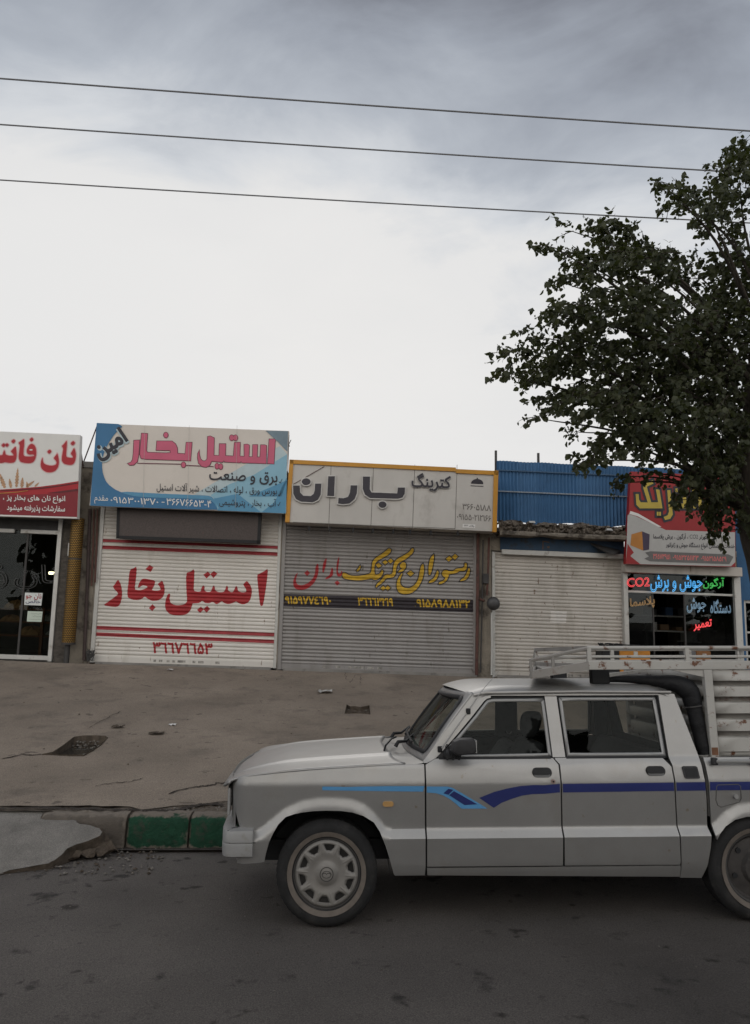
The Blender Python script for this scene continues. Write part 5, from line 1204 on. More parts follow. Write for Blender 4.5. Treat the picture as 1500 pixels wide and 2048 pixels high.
# windscreen with rubber gasket
def ws(s, t):
    """s -1..1 across, t 0..1 up"""
    hw = .735 - .085 * t; c = s * s
    xb = .525 + .085 * c; xt = .825 + .085 * c
    return Vector((xb + (xt - xb) * t + .012 * sin(pi * t) * -1, .8 + s * hw, .938 + .385 * t - .0 * c))
def rr_poly(s0, t0, t1, r, n=7):
    P = []
    for cx, cy, a0 in ((s0 - r * .55, t1 - r, 0), (-s0 + r * .55, t1 - r, 90), (-s0 + r * .55, t0 + r, 180), (s0 - r * .55, t0 + r, 270)):
        for i in range(n + 1):
            a = radians(a0 + 90 * i / n); P.append((cx + r * .55 * cos(a), cy + r * sin(a)))
    return P
O1 = rr_poly(.93, .055, .955, .15); O2 = rr_poly(.885, .10, .915, .13)
def wsurf(name, outer, holes, m, off=0.0, solid=0, smooth=40):
    V, F = poly2(outer, frange(-1, 1, .1), frange(0, 1, .1), holes=holes); b = MB()
    nrm = Vector((-.78, 0, .62))
    b.mesh([ws(p.x, p.y) + nrm * off for p in V], F); o = lbuild(b, name, m, smooth=smooth)
    if solid: md = o.modifiers.new('solid', 'SOLIDIFY'); md.thickness = solid; md.offset = 0
    return o
wsurf('windscreen_surround', [(-1.015, -.03), (1.015, -.03), (1.0, 1.03), (-1.0, 1.03)], [O1], m_silver, 0, .02)
wg = wsurf('windscreen', O2, [], m_wsg, -.004)
gk = wsurf('windscreen_gasket', offset_poly(O1, .004), [offset_poly(O2, -.006)], m_black, .006, .02)
# rubber channel for the water along the near pillar: small black clips and antenna
for x_, z_ in ((.690, 1.003), (.880, 1.225)):
    b = lbox((x_ - .014, ybody(x_, z_) - .014, z_ - .018), (x_ + .014, ybody(x_, z_) + .004, z_ + .018)); lbuild(b, 'pillar_clip', m_black, bevel=.005)
b = MB(); b.tube([(.70, .045, 1.01), (.87, .105, 1.215), (.965, .11, 1.345), (1.085, .11, 1.475)], [.0035, .003, .0022, .0015], 6); lbuild(b, 'antenna', m_trim)
for y0, y1, x0 in ((.50, .86, .44), (1.05, 1.38, .44)):
    b = MB(); b.tube([(x0, y0, .968), (x0 + .02, y0, 1.0), (x0 + .075, y0 + .05, .998), (x0 + .12, y1 - .1, 1.005), (.60, y1, 1.02)], [.014, .012, .009, .008, .006], 8)
    wp = lbuild(b, 'windscreen_wiper', m_black)
    a0, a1 = ws(-.40 if y0 < .9 else .3, .12), ws(.25 if y0 < .9 else .80, .16); d = Vector((-.02, 0, .014))
    b = MB(); b.tube([a0 + d, (a0 + a1) / 2 + d * 1.3, a1 + d], .008, 6); lbuild(b, 'wiper_blade', m_black, wp)
b = MB(); b.tube([(.36, .40, .955), (.37, .42, .985), (.42, .60, 1.01), (.46, .80, 1.0)], .007, 6); lbuild(b, 'washer_hose', m_black)
# bonnet
EDG = [(-.600, .818), (-.585, .836), (-.52, .856), (-.40, .872), (-.25, .886), (-.108, .897), (.10, .908), (.30, .918), (.475, .926)]
CRS = [(-.668, .762), (-.650, .792), (-.60, .826), (-.50, .862), (-.30, .904), (-.10, .922), (.10, .934), (.26, .943), (.40, .950)]
CEN = [(-.700, .748), (-.680, .785), (-.62, .828), (-.50, .872), (-.30, .918), (-.10, .938), (.10, .950), (.24, .958), (.362, .966)]
def plerp(T, s):
    f = s * (len(T) - 1); i = min(len(T) - 2, int(f)); k = f - i
    if 0 < i < len(T) - 2:   # Catmull-Rom
        p0, p1, p2, p3 = T[i - 1], T[i], T[i + 1], T[i + 2]
        return [.5 * (2 * p1[c] + (p2[c] - p0[c]) * k + (2 * p0[c] - 5 * p1[c] + 4 * p2[c] - p3[c]) * k * k + (3 * p1[c] - p0[c] - 3 * p2[c] + p3[c]) * k ** 3) for c in (0, 1)]
    return [T[i][c] * (1 - k) + T[i + 1][c] * k for c in (0, 1)]
YC = .30
def hood(s, t):
    y = .040 + (W_ - .08) * t; q_ = min(y, W_ - y)
    if q_ < YC:
        k = (q_ - .04) / (YC - .04); a, c = plerp(EDG, s), plerp(CRS, s)
        k2 = sin(k * pi / 2) ** .8; x = a[0] + (c[0] - a[0]) * k2; z = a[1] + (c[1] - a[1]) * (k ** .8)
        z -= .004 * sin(pi * k)
    else:
        k = (q_ - YC) / (.8 - YC); a, c = plerp(CRS, s), plerp(CEN, s); k2 = sin(k * pi / 2)
        x = a[0] + (c[0] - a[0]) * k2; z = a[1] + (c[1] - a[1]) * k2
        z -= .005 * (1 - min(1, k / .12)) * 0
    d = abs(q_ - YC)
    if d < .035: z += .009 * (1 - d / .035) * min(1, s * 6)
    return (x, y, z)
b = MB(); b.grid(hood, 44, 76); o = lbuild(b, 'bonnet', m_silver, smooth=60); md = o.modifiers.new('solid', 'SOLIDIFY'); md.thickness = .014; md.offset = -1
bm = bmesh.new(); bm.from_mesh(o.data)
for f_ in bm.faces:
    if f_.normal.z < 0: f_.normal_flip()
bm.to_mesh(o.data); bm.free()
# cowl between bonnet and windscreen
b = MB()
def cowl(s, t):
    h = hood(1, s); p = ws(2 * s - 1, -.02); y1 = .045 + (W_ - .09) * s
    k = t; x0, z0 = h[0] - .02, h[2] - .010
    return (x0 + (p.x + .012 - x0) * k, h[1] + (y1 - h[1]) * k, z0 + (p.z - z0) * k - .006 * sin(pi * k))
b.grid(cowl, 44, 6); lbuild(b, 'cowl_panel', m_silver, smooth=50)
# nose: grille, lamps, apron
b = MB()
def nosep(s, t):
    z = .56 + .275 * t; y0 = interp(UP, z) + .036
    return (-.553 - .015 * min(1, max(0, sin(pi * s)) * 6) ** .5 - .075 * max(0, sin(pi * s)) ** .8, y0 + (W_ - 2 * y0) * s, z)
b.grid(nosep, 48, 12); lbuild(b, 'nose_panel', m_silver, smooth=60)
def nosex(y, base): s_ = max(0, min(1, (y - .022) / 1.556)); return base - .028 - .075 * max(0, sin(pi * s_)) ** .8
b = MB()
b.grid(lambda s, t: (nosex(.34 + .92 * s, -.545), .34 + .92 * s, .60 + .18 * t + .045 * (1 - sin(pi * min(1, max(0, s))) ** .4)), 30, 4); lbuild(b, 'grille_backing', m_plastic, smooth=60)
b = MB()
for i in range(7):
    z = .625 + i * .0225
    b.tube([(nosex(y, -.548) - .006, y, z) for y in frange(.36, 1.24, .08)], .0085, 6)
lbuild(b, 'grille', m_silver_d)
for y0, y1 in ((.10, .33), (1.27, 1.50)):
    b = MB(); b.grid(lambda s, t: (nosex(y0 + (y1 - y0) * s, -.552) - .012 * sin(pi * t), y0 + (y1 - y0) * s, .63 + .135 * t), 10, 6)
    h = lbuild(b, 'headlight', mat('lamp_glass', (.55, .56, .55), .12, var=.05, spec=.6), smooth=60)
    b = MB(); P = [(nosex(y, -.556), y, z) for y, z in ((y0, .626), (y1, .626), (y1, .77), (y0, .77), (y0, .626))]; b.tube(P, .009, 6); lbuild(b, 'headlight_rim', m_trim, h)
# bumper: wraps the corners
prof = [(-.0, .408), (-.010, .412), (-.014, .44), (-.012, .478), (-.006, .484), (-.012, .490), (-.012, .535), (-.004, .552), (.03, .562), (.07, .562)]
def bump(s, t):
    # path from the near side round the front to the far side
    L1_, R_ = .155, .05
    pts = [(-.437, -.008), (-.56, -.008), (-.590, .002), (-.608, .030), (-.618, .085), (-.636, .20), (-.656, .45), (-.662, .8), (-.656, 1.15), (-.636, 1.40), (-.618, 1.515), (-.608, 1.57), (-.590, 1.598), (-.56, 1.608), (-.437, 1.608)]
    f = s * (len(pts) - 1); i = min(len(pts) - 2, int(f)); k = f - i; a, c = Vector(pts[i]), Vector(pts[i + 1]); p = a + (c - a) * k
    q_ = Vector(pts[min(i + 2, len(pts) - 1)]) if k > .5 else Vector(pts[max(i - 1, 0)])
    d = (c - a).normalized(); n = Vector((-d.y, d.x)) * -1
    o_ = prof[int(round(t * (len(prof) - 1)))]
    inn = Vector((0, 0))
    p2 = p - n * 0
    return (p.x + n.x * o_[0], p.y + n.y * o_[0], o_[1])
b = MB(); b.grid(bump, 56, len(prof) - 1); bp_ = lbuild(b, 'front_bumper', m_bump, smooth=35)
for yy, sg in ((-.008, -1), (1.608, 1)):
    b = MB(); b.face([(-.437, yy + sg * -p[0] * -1 if False else yy + (p[0] if sg < 0 else -p[0]), p[1]) for p in prof] + [(-.437, yy + (.07 if sg < 0 else -.07), .408)]); lbuild(b, 'bumper_end', m_bump, bp_, smooth=0)
b = MB()
b.grid(lambda s, t: (nosex(.10 + 1.4 * s, -.50), .10 + 1.4 * s, .36 + .25 * t), 24, 3); lbuild(b, 'front_apron', m_silver_d, smooth=60)
b = MB(); b.tube([(-.42, -.012, .487), (-.575, -.012, .487)], .0022, 5); lbuild(b, 'bumper_seam', m_black, bp_)
# bed
bed = [(2.327, .945), (3.42, .945), (3.44, .60), (3.44, .36), (2.965, .33), (2.955, .36), (2.93, .44), (2.89, .50), (2.84, .548), (2.77, .583), (2.70, .602), (2.62, .609), (2.54, .604), (2.47, .588), (2.41, .552), (2.37, .508), (2.352, .475), (2.343, .50), (2.335, .62), (2.332, .75)]
bd1, bd2 = mirror_pair('bed_side', bed, m_silver, us=XLR, vs=ZFF)
b = MB(); b.box((2.34, .10, .60), (3.42, 1.50, .625)); b.box((2.335, .05, .60), (2.36, 1.55, .94)); b.box((3.41, .05, .40), (3.436, 1.55, .94)); lbuild(b, 'bed_floor', m_silver_d, smooth=0)
for z_, x0, x1, yy in ((.928, 2.39, 3.3, -.012), (.928, 2.39, 3.3, 1.612)):
    b = MB(); b.tube([(x0, .03 if yy < 1 else 1.57, z_), (x0, yy, z_), (x0 + .02, yy, z_), (x1, yy, z_), (x1, .03 if yy < 1 else 1.57, z_)], .012, 8); lbuild(b, 'tie_rail', m_trim)
    for xx in (2.375, 2.62, 2.95, 3.3):
        b = lbox((xx - .018, min(yy, .8) if yy < 1 else 1.57, z_ - .022), (xx + .018, .02 if yy < 1 else 1.612, z_ + .02)); lbuild(b, 'rail_foot', m_plastic, bevel=.006)
# wheel arches (dark liners) and underbody
for cx in (0, XR):
    for y0, y1 in ((.035, .40), (1.20, 1.565)):
        b = MB(); R_ = .375 if cx == 0 else .355
        b.grid(lambda s, t: (cx + R_ * cos((pi - .36) * s), y0 + (y1 - y0) * t, .30 + R_ * sin((pi - .36) * s) * (1.0 if cx == 0 else .9)), 20, 2)
        yb = y1 if y0 < .5 else y0
        b.face([(cx + R_ * cos((pi - .36) * i / 20), yb, .30 + R_ * sin((pi - .36) * i / 20)) for i in range(21)] + [(cx - .33, yb, .42)]); lbuild(b, 'wheel_liner', m_black, smooth=50)
b = MB(); b.box((.42, .09, .27), (2.24, 1.51, .345)); b.box((-.45, .35, .30), (.42, 1.25, .42)); b.box((2.24, .45, .38), (3.3, 1.15, .50)); lbuild(b, 'underbody', m_black, smooth=0)
for cx in (0, XR):
    b = MB(); b.tube([(cx, .1, .303), (cx, 1.5, .303)], .04, 10); lbuild(b, 'axle', m_black)
# cab rear wall with window
b = MB(); Q = [(2.285, .07, .62), (2.285, 1.53, .62), (2.29, 1.55, .95), (2.205, 1.46, 1.32), (2.205, .14, 1.32), (2.29, .05, .95)]
b.face([Q[0], Q[1], Q[2], Q[5]]); 
b.face([Q[5], (2.287, .30, .97), (2.222, .30, 1.26), Q[4]]); b.face([(2.287, 1.3, .97), Q[2], Q[3], (2.222, 1.3, 1.26)]); b.face([Q[4], (2.222, .30, 1.26), (2.222, 1.3, 1.26), Q[3]]); b.face([Q[5], Q[2], (2.287, 1.3, .97), (2.287, .3, .97)])
lbuild(b, 'cab_back', m_silver_d, smooth=0)
b = MB(); b.face([(2.284, .305, .975), (2.284, 1.295, .975), (2.22, 1.295, 1.257), (2.22, .305, 1.257)]); lbuild(b, 'rear_window', m_glass, smooth=0)
# wheels
def wheel(cx, near, cap):
    y0 = .015 if near else W_ - .015; sg = 1 if near else -1
    e_ = bpy.data.objects.new('wheel', None); COL.objects.link(e_); e_.parent = truck; e_.location = (cx, y0, .303); e_.empty_display_size = .1
    def P(r, a, d): return (r * cos(a), sg * d, r * sin(a))
    pr = [(.196, .030), (.205, .018), (.222, .010), (.245, .004), (.268, .006), (.284, .016), (.294, .03), (.302, .042), (.303, .055), (.303, .15), (.302, .165), (.285, .19), (.25, .20), (.20, .19)]
    b = MB(); n = 144
    def ty(s, t):
        i = int(round(t * (len(pr) - 1))); r, d = pr[i]; k = int(round(s * n)) % n
        if 5 <= i <= 10: r -= .0028 * (k % 3 == 0) + (.004 if i in (8,) else 0)
        if i in (4,): d += .0012 * (k % 2)
        return P(r, 2 * pi * s, d)
    b.grid(ty, n, len(pr) - 1, closeu=True); lbuild(b, 'tyre', m_tyre, e_, smooth=30)
    b = MB(); pr2 = [(.234, .0042), (.234, .0005), (.206, .012), (.206, .0165)]
    b.grid(lambda s, t: P(pr2[int(round(t * 3))][0], 2 * pi * s, pr2[int(round(t * 3))][1]), 72, 3, closeu=True); lbuild(b, 'rim_ring', m_tan, e_, smooth=30)
    b = MB(); pr3 = [(.206, .016), (.204, .026), (.188, .028), (.186, .06), (.0, .075)]
    b.grid(lambda s, t: P(pr3[int(round(t * 4))][0], 2 * pi * s, pr3[int(round(t * 4))][1]), 48, 4, closeu=True); lbuild(b, 'rim', m_steel_dk if cap else m_silver_d if False else m_steel_dk, e_, smooth=30)
    if cap:
        rs = [0, .02, .037, .0375, .045, .055, .066, .075, .09, .102, .110, .116, .122, .128, .134, .140, .146, .152, .157, .162, .166, .170, .174, .178, .182, .186]
        na = 240; b = MB()
        dep = [(0, -.004), (.036, -.003), (.0375, .002), (.05, .004), (.066, .016), (.08, .018), (.11, .012), (.15, .010), (.176, .012), (.186, .022)]
        def inhole(r, a):
            k = (a / (2 * pi) * 10 + .15) % 1 - .5; x_ = k * 2 * pi / 10 * .155; y_ = r - .156
            return (x_ / .0295) ** 2 + (y_ / .031) ** 2 < 1 and r < .1605
        idx = {}
        for i, r in enumerate(rs):
            for k in range(na):
                a = 2 * pi * k / na; d = interp(dep, r); kk = (a / (2 * pi) * 10 + .15) % 1 - .5; x_ = kk * 2 * pi / 10 * .155; y_ = r - .156
                q_ = (x_ / .037) ** 2 + (y_ / .040) ** 2
                if q_ < 1 and r < .168: d += .010 * min(1, (1 - q_) * 3)
                if r > .11 and abs(kk) > .46: d -= .0025
                idx[i, k] = len(b.v); b.v.append(Vector(P(r, a, d)))
        for i in range(len(rs) - 1):
            for k in range(na):
                rm, am = (rs[i] + rs[i + 1]) / 2, 2 * pi * (k + .5) / na
                if rm > .11 and inhole(rm, am): continue
                f_ = (idx[i, k], idx[i, (k + 1) % na], idx[i + 1, (k + 1) % na], idx[i + 1, k])
                if i == 0: f_ = f_[:1] + f_[2:] if False else f_
                b.f.append(f_); b.m.append(0)
        hc = lbuild(b, 'hubcap', m_hub, e_, smooth=45)
        md = hc.modifiers.new('solid', 'SOLIDIFY'); md.thickness = .004; md.offset = 0
        b = MB()
        b.tube([P(.0385, 2 * pi * i / 40, -.0035) for i in range(41)], .0022, 6, caps=False); lbuild(b, 'centre_ring', m_steel_dk, hc)
        b = MB()
        em = [(-.028, -.002), (-.018, .006), (-.006, .007), (0, -.001), (.006, .007), (.018, .006), (.028, -.002)]
        b.tube([(x_, sg * -.0055, z_) for x_, z_ in em], .0022, 6)
        b.tube([(.026 * cos(2 * pi * i / 30), sg * -.0055, .019 * sin(2 * pi * i / 30) - .001) for i in range(31)], .0018, 6, caps=False)
        lbuild(b, 'emblem', m_steel_dk, hc)
    else:
        b = MB(); pr4 = [(.186, .03), (.17, .05), (.10, .035), (.085, .01), (.05, .0), (0, .0)]
        b.grid(lambda s, t: P(pr4[int(round(t * 5))][0], 2 * pi * s, pr4[int(round(t * 5))][1]), 40, 5, closeu=True); lbuild(b, 'wheel_disc', mat('rusty_disc', (.05, .045, .042), .7, .3, var=.3, vs=12), e_, smooth=40)
        for i in range(6):
            a = 2 * pi * i / 6 + .3; b = MB(); b.tube([P(.145, a, .046), P(.145, a, .036)], .016, 8); lbuild(b, 'wheel_nut', m_black, e_)
    return e_
wheel(0, True, True); wheel(XR, True, False); wheel(0, False, True); wheel(XR, False, False)
# decals
def decal(name, P, m, parent, z=None, far=False, off=-.0022, sm=0):
    if z: P = [cp(z, *p, .01) for p in P]
    if sm: P = smooth_poly(P, sm)
    return side(name, P, m, parent, far=far, off=off, solid=0, us=frange(-.6, 3.4, .06))
xg0, xg1, xg2, xg3 = .590, 1.4145, 2.1245, 2.308
zt = lambda x: .803
ST1 = [(cp('A', 565, 775, .01)[0], .798)] + [cp('A', *p, .01) for p in ((565, 790), (750, 793), (1095, 798))] + [(.586, cp('A', 1095, 768, .01)[1])] + [cp('A', *p, .01) for p in ((900, 768), (700, 772))]
decal('light_stripe', ST1, m_sky, fe1)
decal('light_stripe', [(.600, cp('C', 360, 967, .01)[1])] + [cp('C', *p, .01) for p in ((440, 972), (500, 990), (560, 1025), (605, 1062), (645, 1097), (850, 1096), (760, 1040), (640, 968), (570, 928), (530, 918))] + [(.600, cp('C', 360, 918, .01)[1])], m_sky, fd1)
decal('dark_block', [cp('C', *p, .01) for p in ((500, 972), (538, 936), (578, 945), (540, 984))], m_navy, fd1, off=-.0042)
decal('dark_block', [cp('C', *p, .01) for p in ((545, 987), (583, 955), (768, 1060), (668, 1067))], m_navy, fd1, off=-.0042)
zb = .752
DS = [cp('C', *p, .01) for p in ((783, 1010), (900, 1090), (960, 1050), (1040, 1018), (1120, 992), (1200, 980), (1300, 977))] + [(1.411, .753), (1.411, .803)] + [cp('C', *p, .01) for p in ((1300, 907), (1200, 907), (1100, 915), (1000, 935), (900, 962))]
decal('dark_stripe', DS, m_navy, fd1)
decal('dark_stripe', [(1.429, .752), (2.113, .756), (2.112, .806), (1.429, .803)], m_navy, rd1)
decal('dark_stripe', [(2.129, .756), (2.308, .757), (2.306, .807), (2.127, .806)], m_navy, qp1)
decal('dark_stripe', [(2.336, .757), (3.425, .760), (3.42, .808), (2.336, .807)], m_navy, bd1)
# handles, lock, marker lamp, vent, fuel flap
def stadium(cx, cz, w, h, n=10):
    r = h / 2; P = []
    for i in range(n + 1): a = -pi / 2 + pi * i / n; P.append((cx + w / 2 - r + r * cos(a), cz + r * sin(a)))
    for i in range(n + 1): a = pi / 2 + pi * i / n; P.append((cx - w / 2 + r + r * cos(a), cz + r * sin(a)))
    return P
for far, d1, d2 in ((False, fd1, rd1), (True, fd2, rd2)):
    for (cx, cz), d in (((1.308, .868), d1), ((2.010, .872), d2)):
        h = side('door_handle', stadium(cx, cz, .122, .056), m_plastic, d, far=far, off=-.003, solid=.01, vs=[], us=[])
for (cx, cz), d in (((1.308, .868), fd1), ((2.010, .872), rd1)):
    side('handle_pull', stadium(cx - .002, cz + .006, .112, .036), m_black, d, off=-.012, solid=.008, vs=[], us=[])
    side('handle_pocket', stadium(cx, cz - .017, .098, .018), mat('handle_pocket', (.12, .12, .12), .5), d, off=-.006, solid=.004, vs=[], us=[])
b = MB(); b.tube([(1.371, .02, .817), (1.371, -.004, .817)], .013, 16); lo = lbuild(b, 'door_lock', mat('worn_lock', (.28, .20, .18), .5, .4), fd1)
b = MB(); b.tube([(1.371, -.003, .817), (1.371, -.006, .817)], .006, 10); lbuild(b, 'keyhole', m_black, fd1)
side('marker_lamp', stadium(.366, .694, .066, .030), mat('amber_lamp', (.42, .25, .10), .3, var=.1), fe1, off=-.012, solid=.014, vs=[], us=[])
side('vent', [(2.176, .893), (2.186, .898), (2.262, .898), (2.270, .893), (2.276, .834), (2.270, .828), (2.192, .828), (2.184, .834)], m_plastic, qp1, off=-.010, solid=.014, vs=[], us=[])
side('vent_mesh', [(2.188, .888), (2.262, .888), (2.266, .838), (2.194, .838)], m_black, qp1, off=-.0125, solid=.002, vs=[], us=[])
FLP = [cp('R', *p, 0) for p in ((430, 480), (440, 462), (650, 455), (675, 475), (690, 600), (675, 640), (490, 692), (455, 675), (432, 620))]
b = MB(); P3 = [(x_, ybody(x_, z_) - .0012, z_) for x_, z_ in FLP + FLP[:1]]; b.tube(P3, .0028, 5, caps=False); ff = lbuild(b, 'fuel_flap_gap', mat('flap_gap', (.10, .095, .09), .8), bd1)
x_, z_ = cp('R', 625, 578, 0); b = MB(); b.tube([(x_, .02, z_), (x_, -.008, z_)], .013, 14); lbuild(b, 'fuel_flap_lock', m_trim, bd1)
# mirror
b = MB()
mp_ = [cp('C', *p, -.10) for p in ((575, 560), (620, 540), (730, 535), (750, 560), (757, 640), (735, 660), (600, 672), (560, 640))]
cxm = sum(p[0] for p in mp_) / 8; czm = sum(p[1] for p in mp_) / 8
rings = [(-.15, .82), (-.145, .95), (-.10, 1.0), (-.06, .98), (-.03, .75)]
for i, (yy, k) in enumerate(rings):
    for p in mp_: b.v.append(Vector((cxm + (p[0] - cxm) * k, yy, czm + (p[1] - czm) * k)))
for i in range(4):
    for j in range(8): b.f.append((i * 8 + j, i * 8 + (j + 1) % 8, i * 8 + 8 + (j + 1) % 8, i * 8 + 8 + j)); b.m.append(0)
b.f.append(tuple(range(8))); b.m.append(0); b.f.append(tuple(range(32, 40))); b.m.append(0)
mi = lbuild(b, 'side_mirror', m_plastic, smooth=50, bevel=.008)
b = MB(); b.tube([(.735, .06, .975), (.735, .01, .978), (.755, -.05, .995), (.79, -.08, 1.01)], [.028, .026, .024, .03], 10); b.tube([(.72, .058, .962), (.745, .0, .962), (.80, -.04, .965)], .012, 8); lbuild(b, 'mirror_arm', m_plastic, mi, smooth=60)
b = MB(); b.tube([(.60, -.11, 1.0)] * 1 + [(.70, -.11, 1.0)], .001, 4) if False else b.box((mp_[3][0] - .004, -.142, czm - .036), (mp_[3][0] + .004, -.062, czm + .036)); lbuild(b, 'mirror_glass', m_trim, mi)
b = MB()
for k in range(3): b.tube([(.79 - k * .035 + .012 * cos(a), -.07 - .0 * k, 1.0 + .045 * sin(a)) for a in [2 * pi * i / 14 for i in range(15)]], .004, 5, caps=False)
lbuild(b, 'tape_wrap', m_black, mi)
# interior
b = MB(); b.box((.50, .10, .62), (2.25, 1.50, .64)); lbuild(b, 'cab_floor', m_cloth, smooth=0)
b = MB(); b.grid(lambda s, t: (.60 + .22 * t, .10 + 1.40 * s, .925 - .015 * t + .02 * sin(pi * t) + (.03 * max(0, 1 - abs(s - .25) * 8) if t > .4 else 0)), 24, 4)
b.box((.64, .1, .65), (.82, 1.5, .918)); lbuild(b, 'dashboard', m_plastic, smooth=50)
b = MB(); cw = Vector((.90, .45, .95)); ax_ = Vector((.85, 0, .5)).normalized(); u_ = Vector((0, 1, 0)); v_ = ax_.cross(u_)
b.tube([cw + (u_ * cos(2 * pi * i / 30) + v_ * sin(2 * pi * i / 30)) * .18 for i in range(31)], .012, 8, caps=False)
b.tube([cw - u_ * .17, cw - ax_ * .03, cw + u_ * .17], .012, 6); b.tube([cw - ax_ * .03, cw - ax_ * .28], .025, 8); lbuild(b, 'steering_wheel', m_black)
def seatback(x0, y0, y1, ztop, head):
    b = MB(); b.box((x0 - .48, y0, .64), (x0, y1, .76)); P = [(x0 - .09, .74), (x0 + .02, .74), (x0 + .13, ztop - .03), (x0 + .11, ztop), (x0 + .06, ztop), (x0 + .03, ztop - .03)]
    n = len(P); i0 = len(b.v)
    for yy in (y0, y1): b.v += [Vector((p[0], yy, p[1])) for p in P]
    b.f += [tuple(i0 + i for i in range(n)), tuple(i0 + n + i for i in reversed(range(n)))] + [(i0 + i, i0 + n + i, i0 + n + (i + 1) % n, i0 + (i + 1) % n) for i in range(n)]; b.m += [0] * (n + 2)
    s_ = lbuild(b, 'seat', m_cloth, bevel=.02, smooth=50)
    if head:
        ym = (y0 + y1) / 2; b = MB(); hx, hz = x0 + .088, ztop + .092
        b.grid(lambda s, t: (hx + .066 * (1 - .25 * cos(pi * t)) * cos(2 * pi * s) * sin(pi * t) ** .6 - .018 * cos(pi * t), ym + .125 * sin(2 * pi * s) * sin(pi * t) ** .6, hz - .088 * cos(pi * t)), 24, 12, closeu=True)
        lbuild(b, 'headrest', m_cloth, s_, smooth=60)
seatback(1.26, .22, .68, 1.02, True); seatback(1.26, .92, 1.38, .93, False); seatback(2.08, .16, 1.44, .95, False)
b = MB(); b.box((.93, .70, 1.255), (.96, .92, 1.305)); b.tube([(.90, .8, 1.335), (.945, .81, 1.29)], .008, 6); lbuild(b, 'rear_view_mirror', m_black, bevel=.006)
# dark lining of the cab corners and back wall
b = MB()
for x0_, x1_, y_ in ((2.105, 2.20, .15), (2.105, 2.20, 1.45)): b.box((x0_, y_ - .012, .94), (x1_, y_ + .012, 1.32))
V, F = poly2([(.10, .62), (1.50, .62), (1.52, .95), (1.44, 1.32), (.16, 1.32), (.08, .95)], (), (), holes=[[(.31, .98), (1.29, .98), (1.29, 1.255), (.31, 1.255)]])
b.mesh([(2.265 - .065 * max(0, (p.y - .95) / .37), p.x, p.y) for p in V], F)
lbuild(b, 'cab_lining', m_cloth, smooth=0)
# roof lining
b = MB(); b.grid(lambda s, t: (.93 + 1.26 * s, .15 + 1.30 * t, roofz(.93 + 1.26 * s, .15 + 1.30 * t) - .03), 8, 8); lbuild(b, 'roof_lining', mat('roof_lining', (.12, .12, .12), .9), smooth=50)
# small pale sticker inside the far pillar glass
b = MB(); xs_, zs_ = cp('C', 1012, 465, 1.50)
b.tube([(xs_ + .020 * cos(2 * pi * i / 16), 1.475, zs_ - .012 + .024 * sin(2 * pi * i / 16)) for i in range(17)], .004, 5, caps=False)
b.tube([(xs_ - .028, 1.475, zs_ + .038), (xs_ - .016, 1.475, zs_ + .018), (xs_ + .016, 1.475, zs_ + .018), (xs_ + .028, 1.475, zs_ + .038)], .004, 5); lbuild(b, 'pillar_sticker', m_trim)
b = MB(); b.box((1.30, 1.46, .93), (1.475, 1.474, 1.32), lambda x_, y_, z_: (x_, y_ - (z_ - .93) * .22 + .02, z_)); lbuild(b, 'pillar_trim', m_cloth)

# ------------------------------------------------------------------ cargo cage bolted to the bed
m_cage = mat('rusty_white_steel', (.40, .385, .355), .6, .1, var=.10, vs=3, dirt=(.125, .052, .026), dirt_amt=.34, ds=13, dsharp=.07)
m_cage2 = mat('rusty_grey_steel_and_gap_shade', (.25, .235, .215), .65, .1, var=.15, vs=4, dirt=(.12, .055, .03), dirt_amt=.40, ds=7, dsharp=.15)
cage = bpy.data.objects.new('cargo_cage', None); COL.objects.link(cage); cage.parent = truck; cage.location = (2.42, .1, .94); cage.empty_display_size = .1
CB = Vector((2.42, .1, .94))
def cb(b, name, m, parent=None, **k):
    b.v = [p - CB for p in b.v]; return b.build(name, m, parent or cage, local=True, **k)
X0, X1 = 2.395, 3.40
SLZ = [(.945, .958), (.966, 1.064), (1.064, 1.094), (1.094, 1.172), (1.172, 1.202), (1.202, 1.276), (1.276, 1.306), (1.306, 1.376), (1.376, 1.404), (1.404, 1.474)]
cprof = [(.946, .0), (.966, .0), (.975, -.012), (1.058, -.010), (1.066, .040), (1.092, .046), (1.098, -.012), (1.166, -.010), (1.174, .040), (1.200, .046), (1.206, -.012), (1.270, -.010), (1.278, .040), (1.304, .046), (1.310, -.012), (1.370, -.010), (1.378, .040), (1.402, .046), (1.408, -.012), (1.476, -.010)]
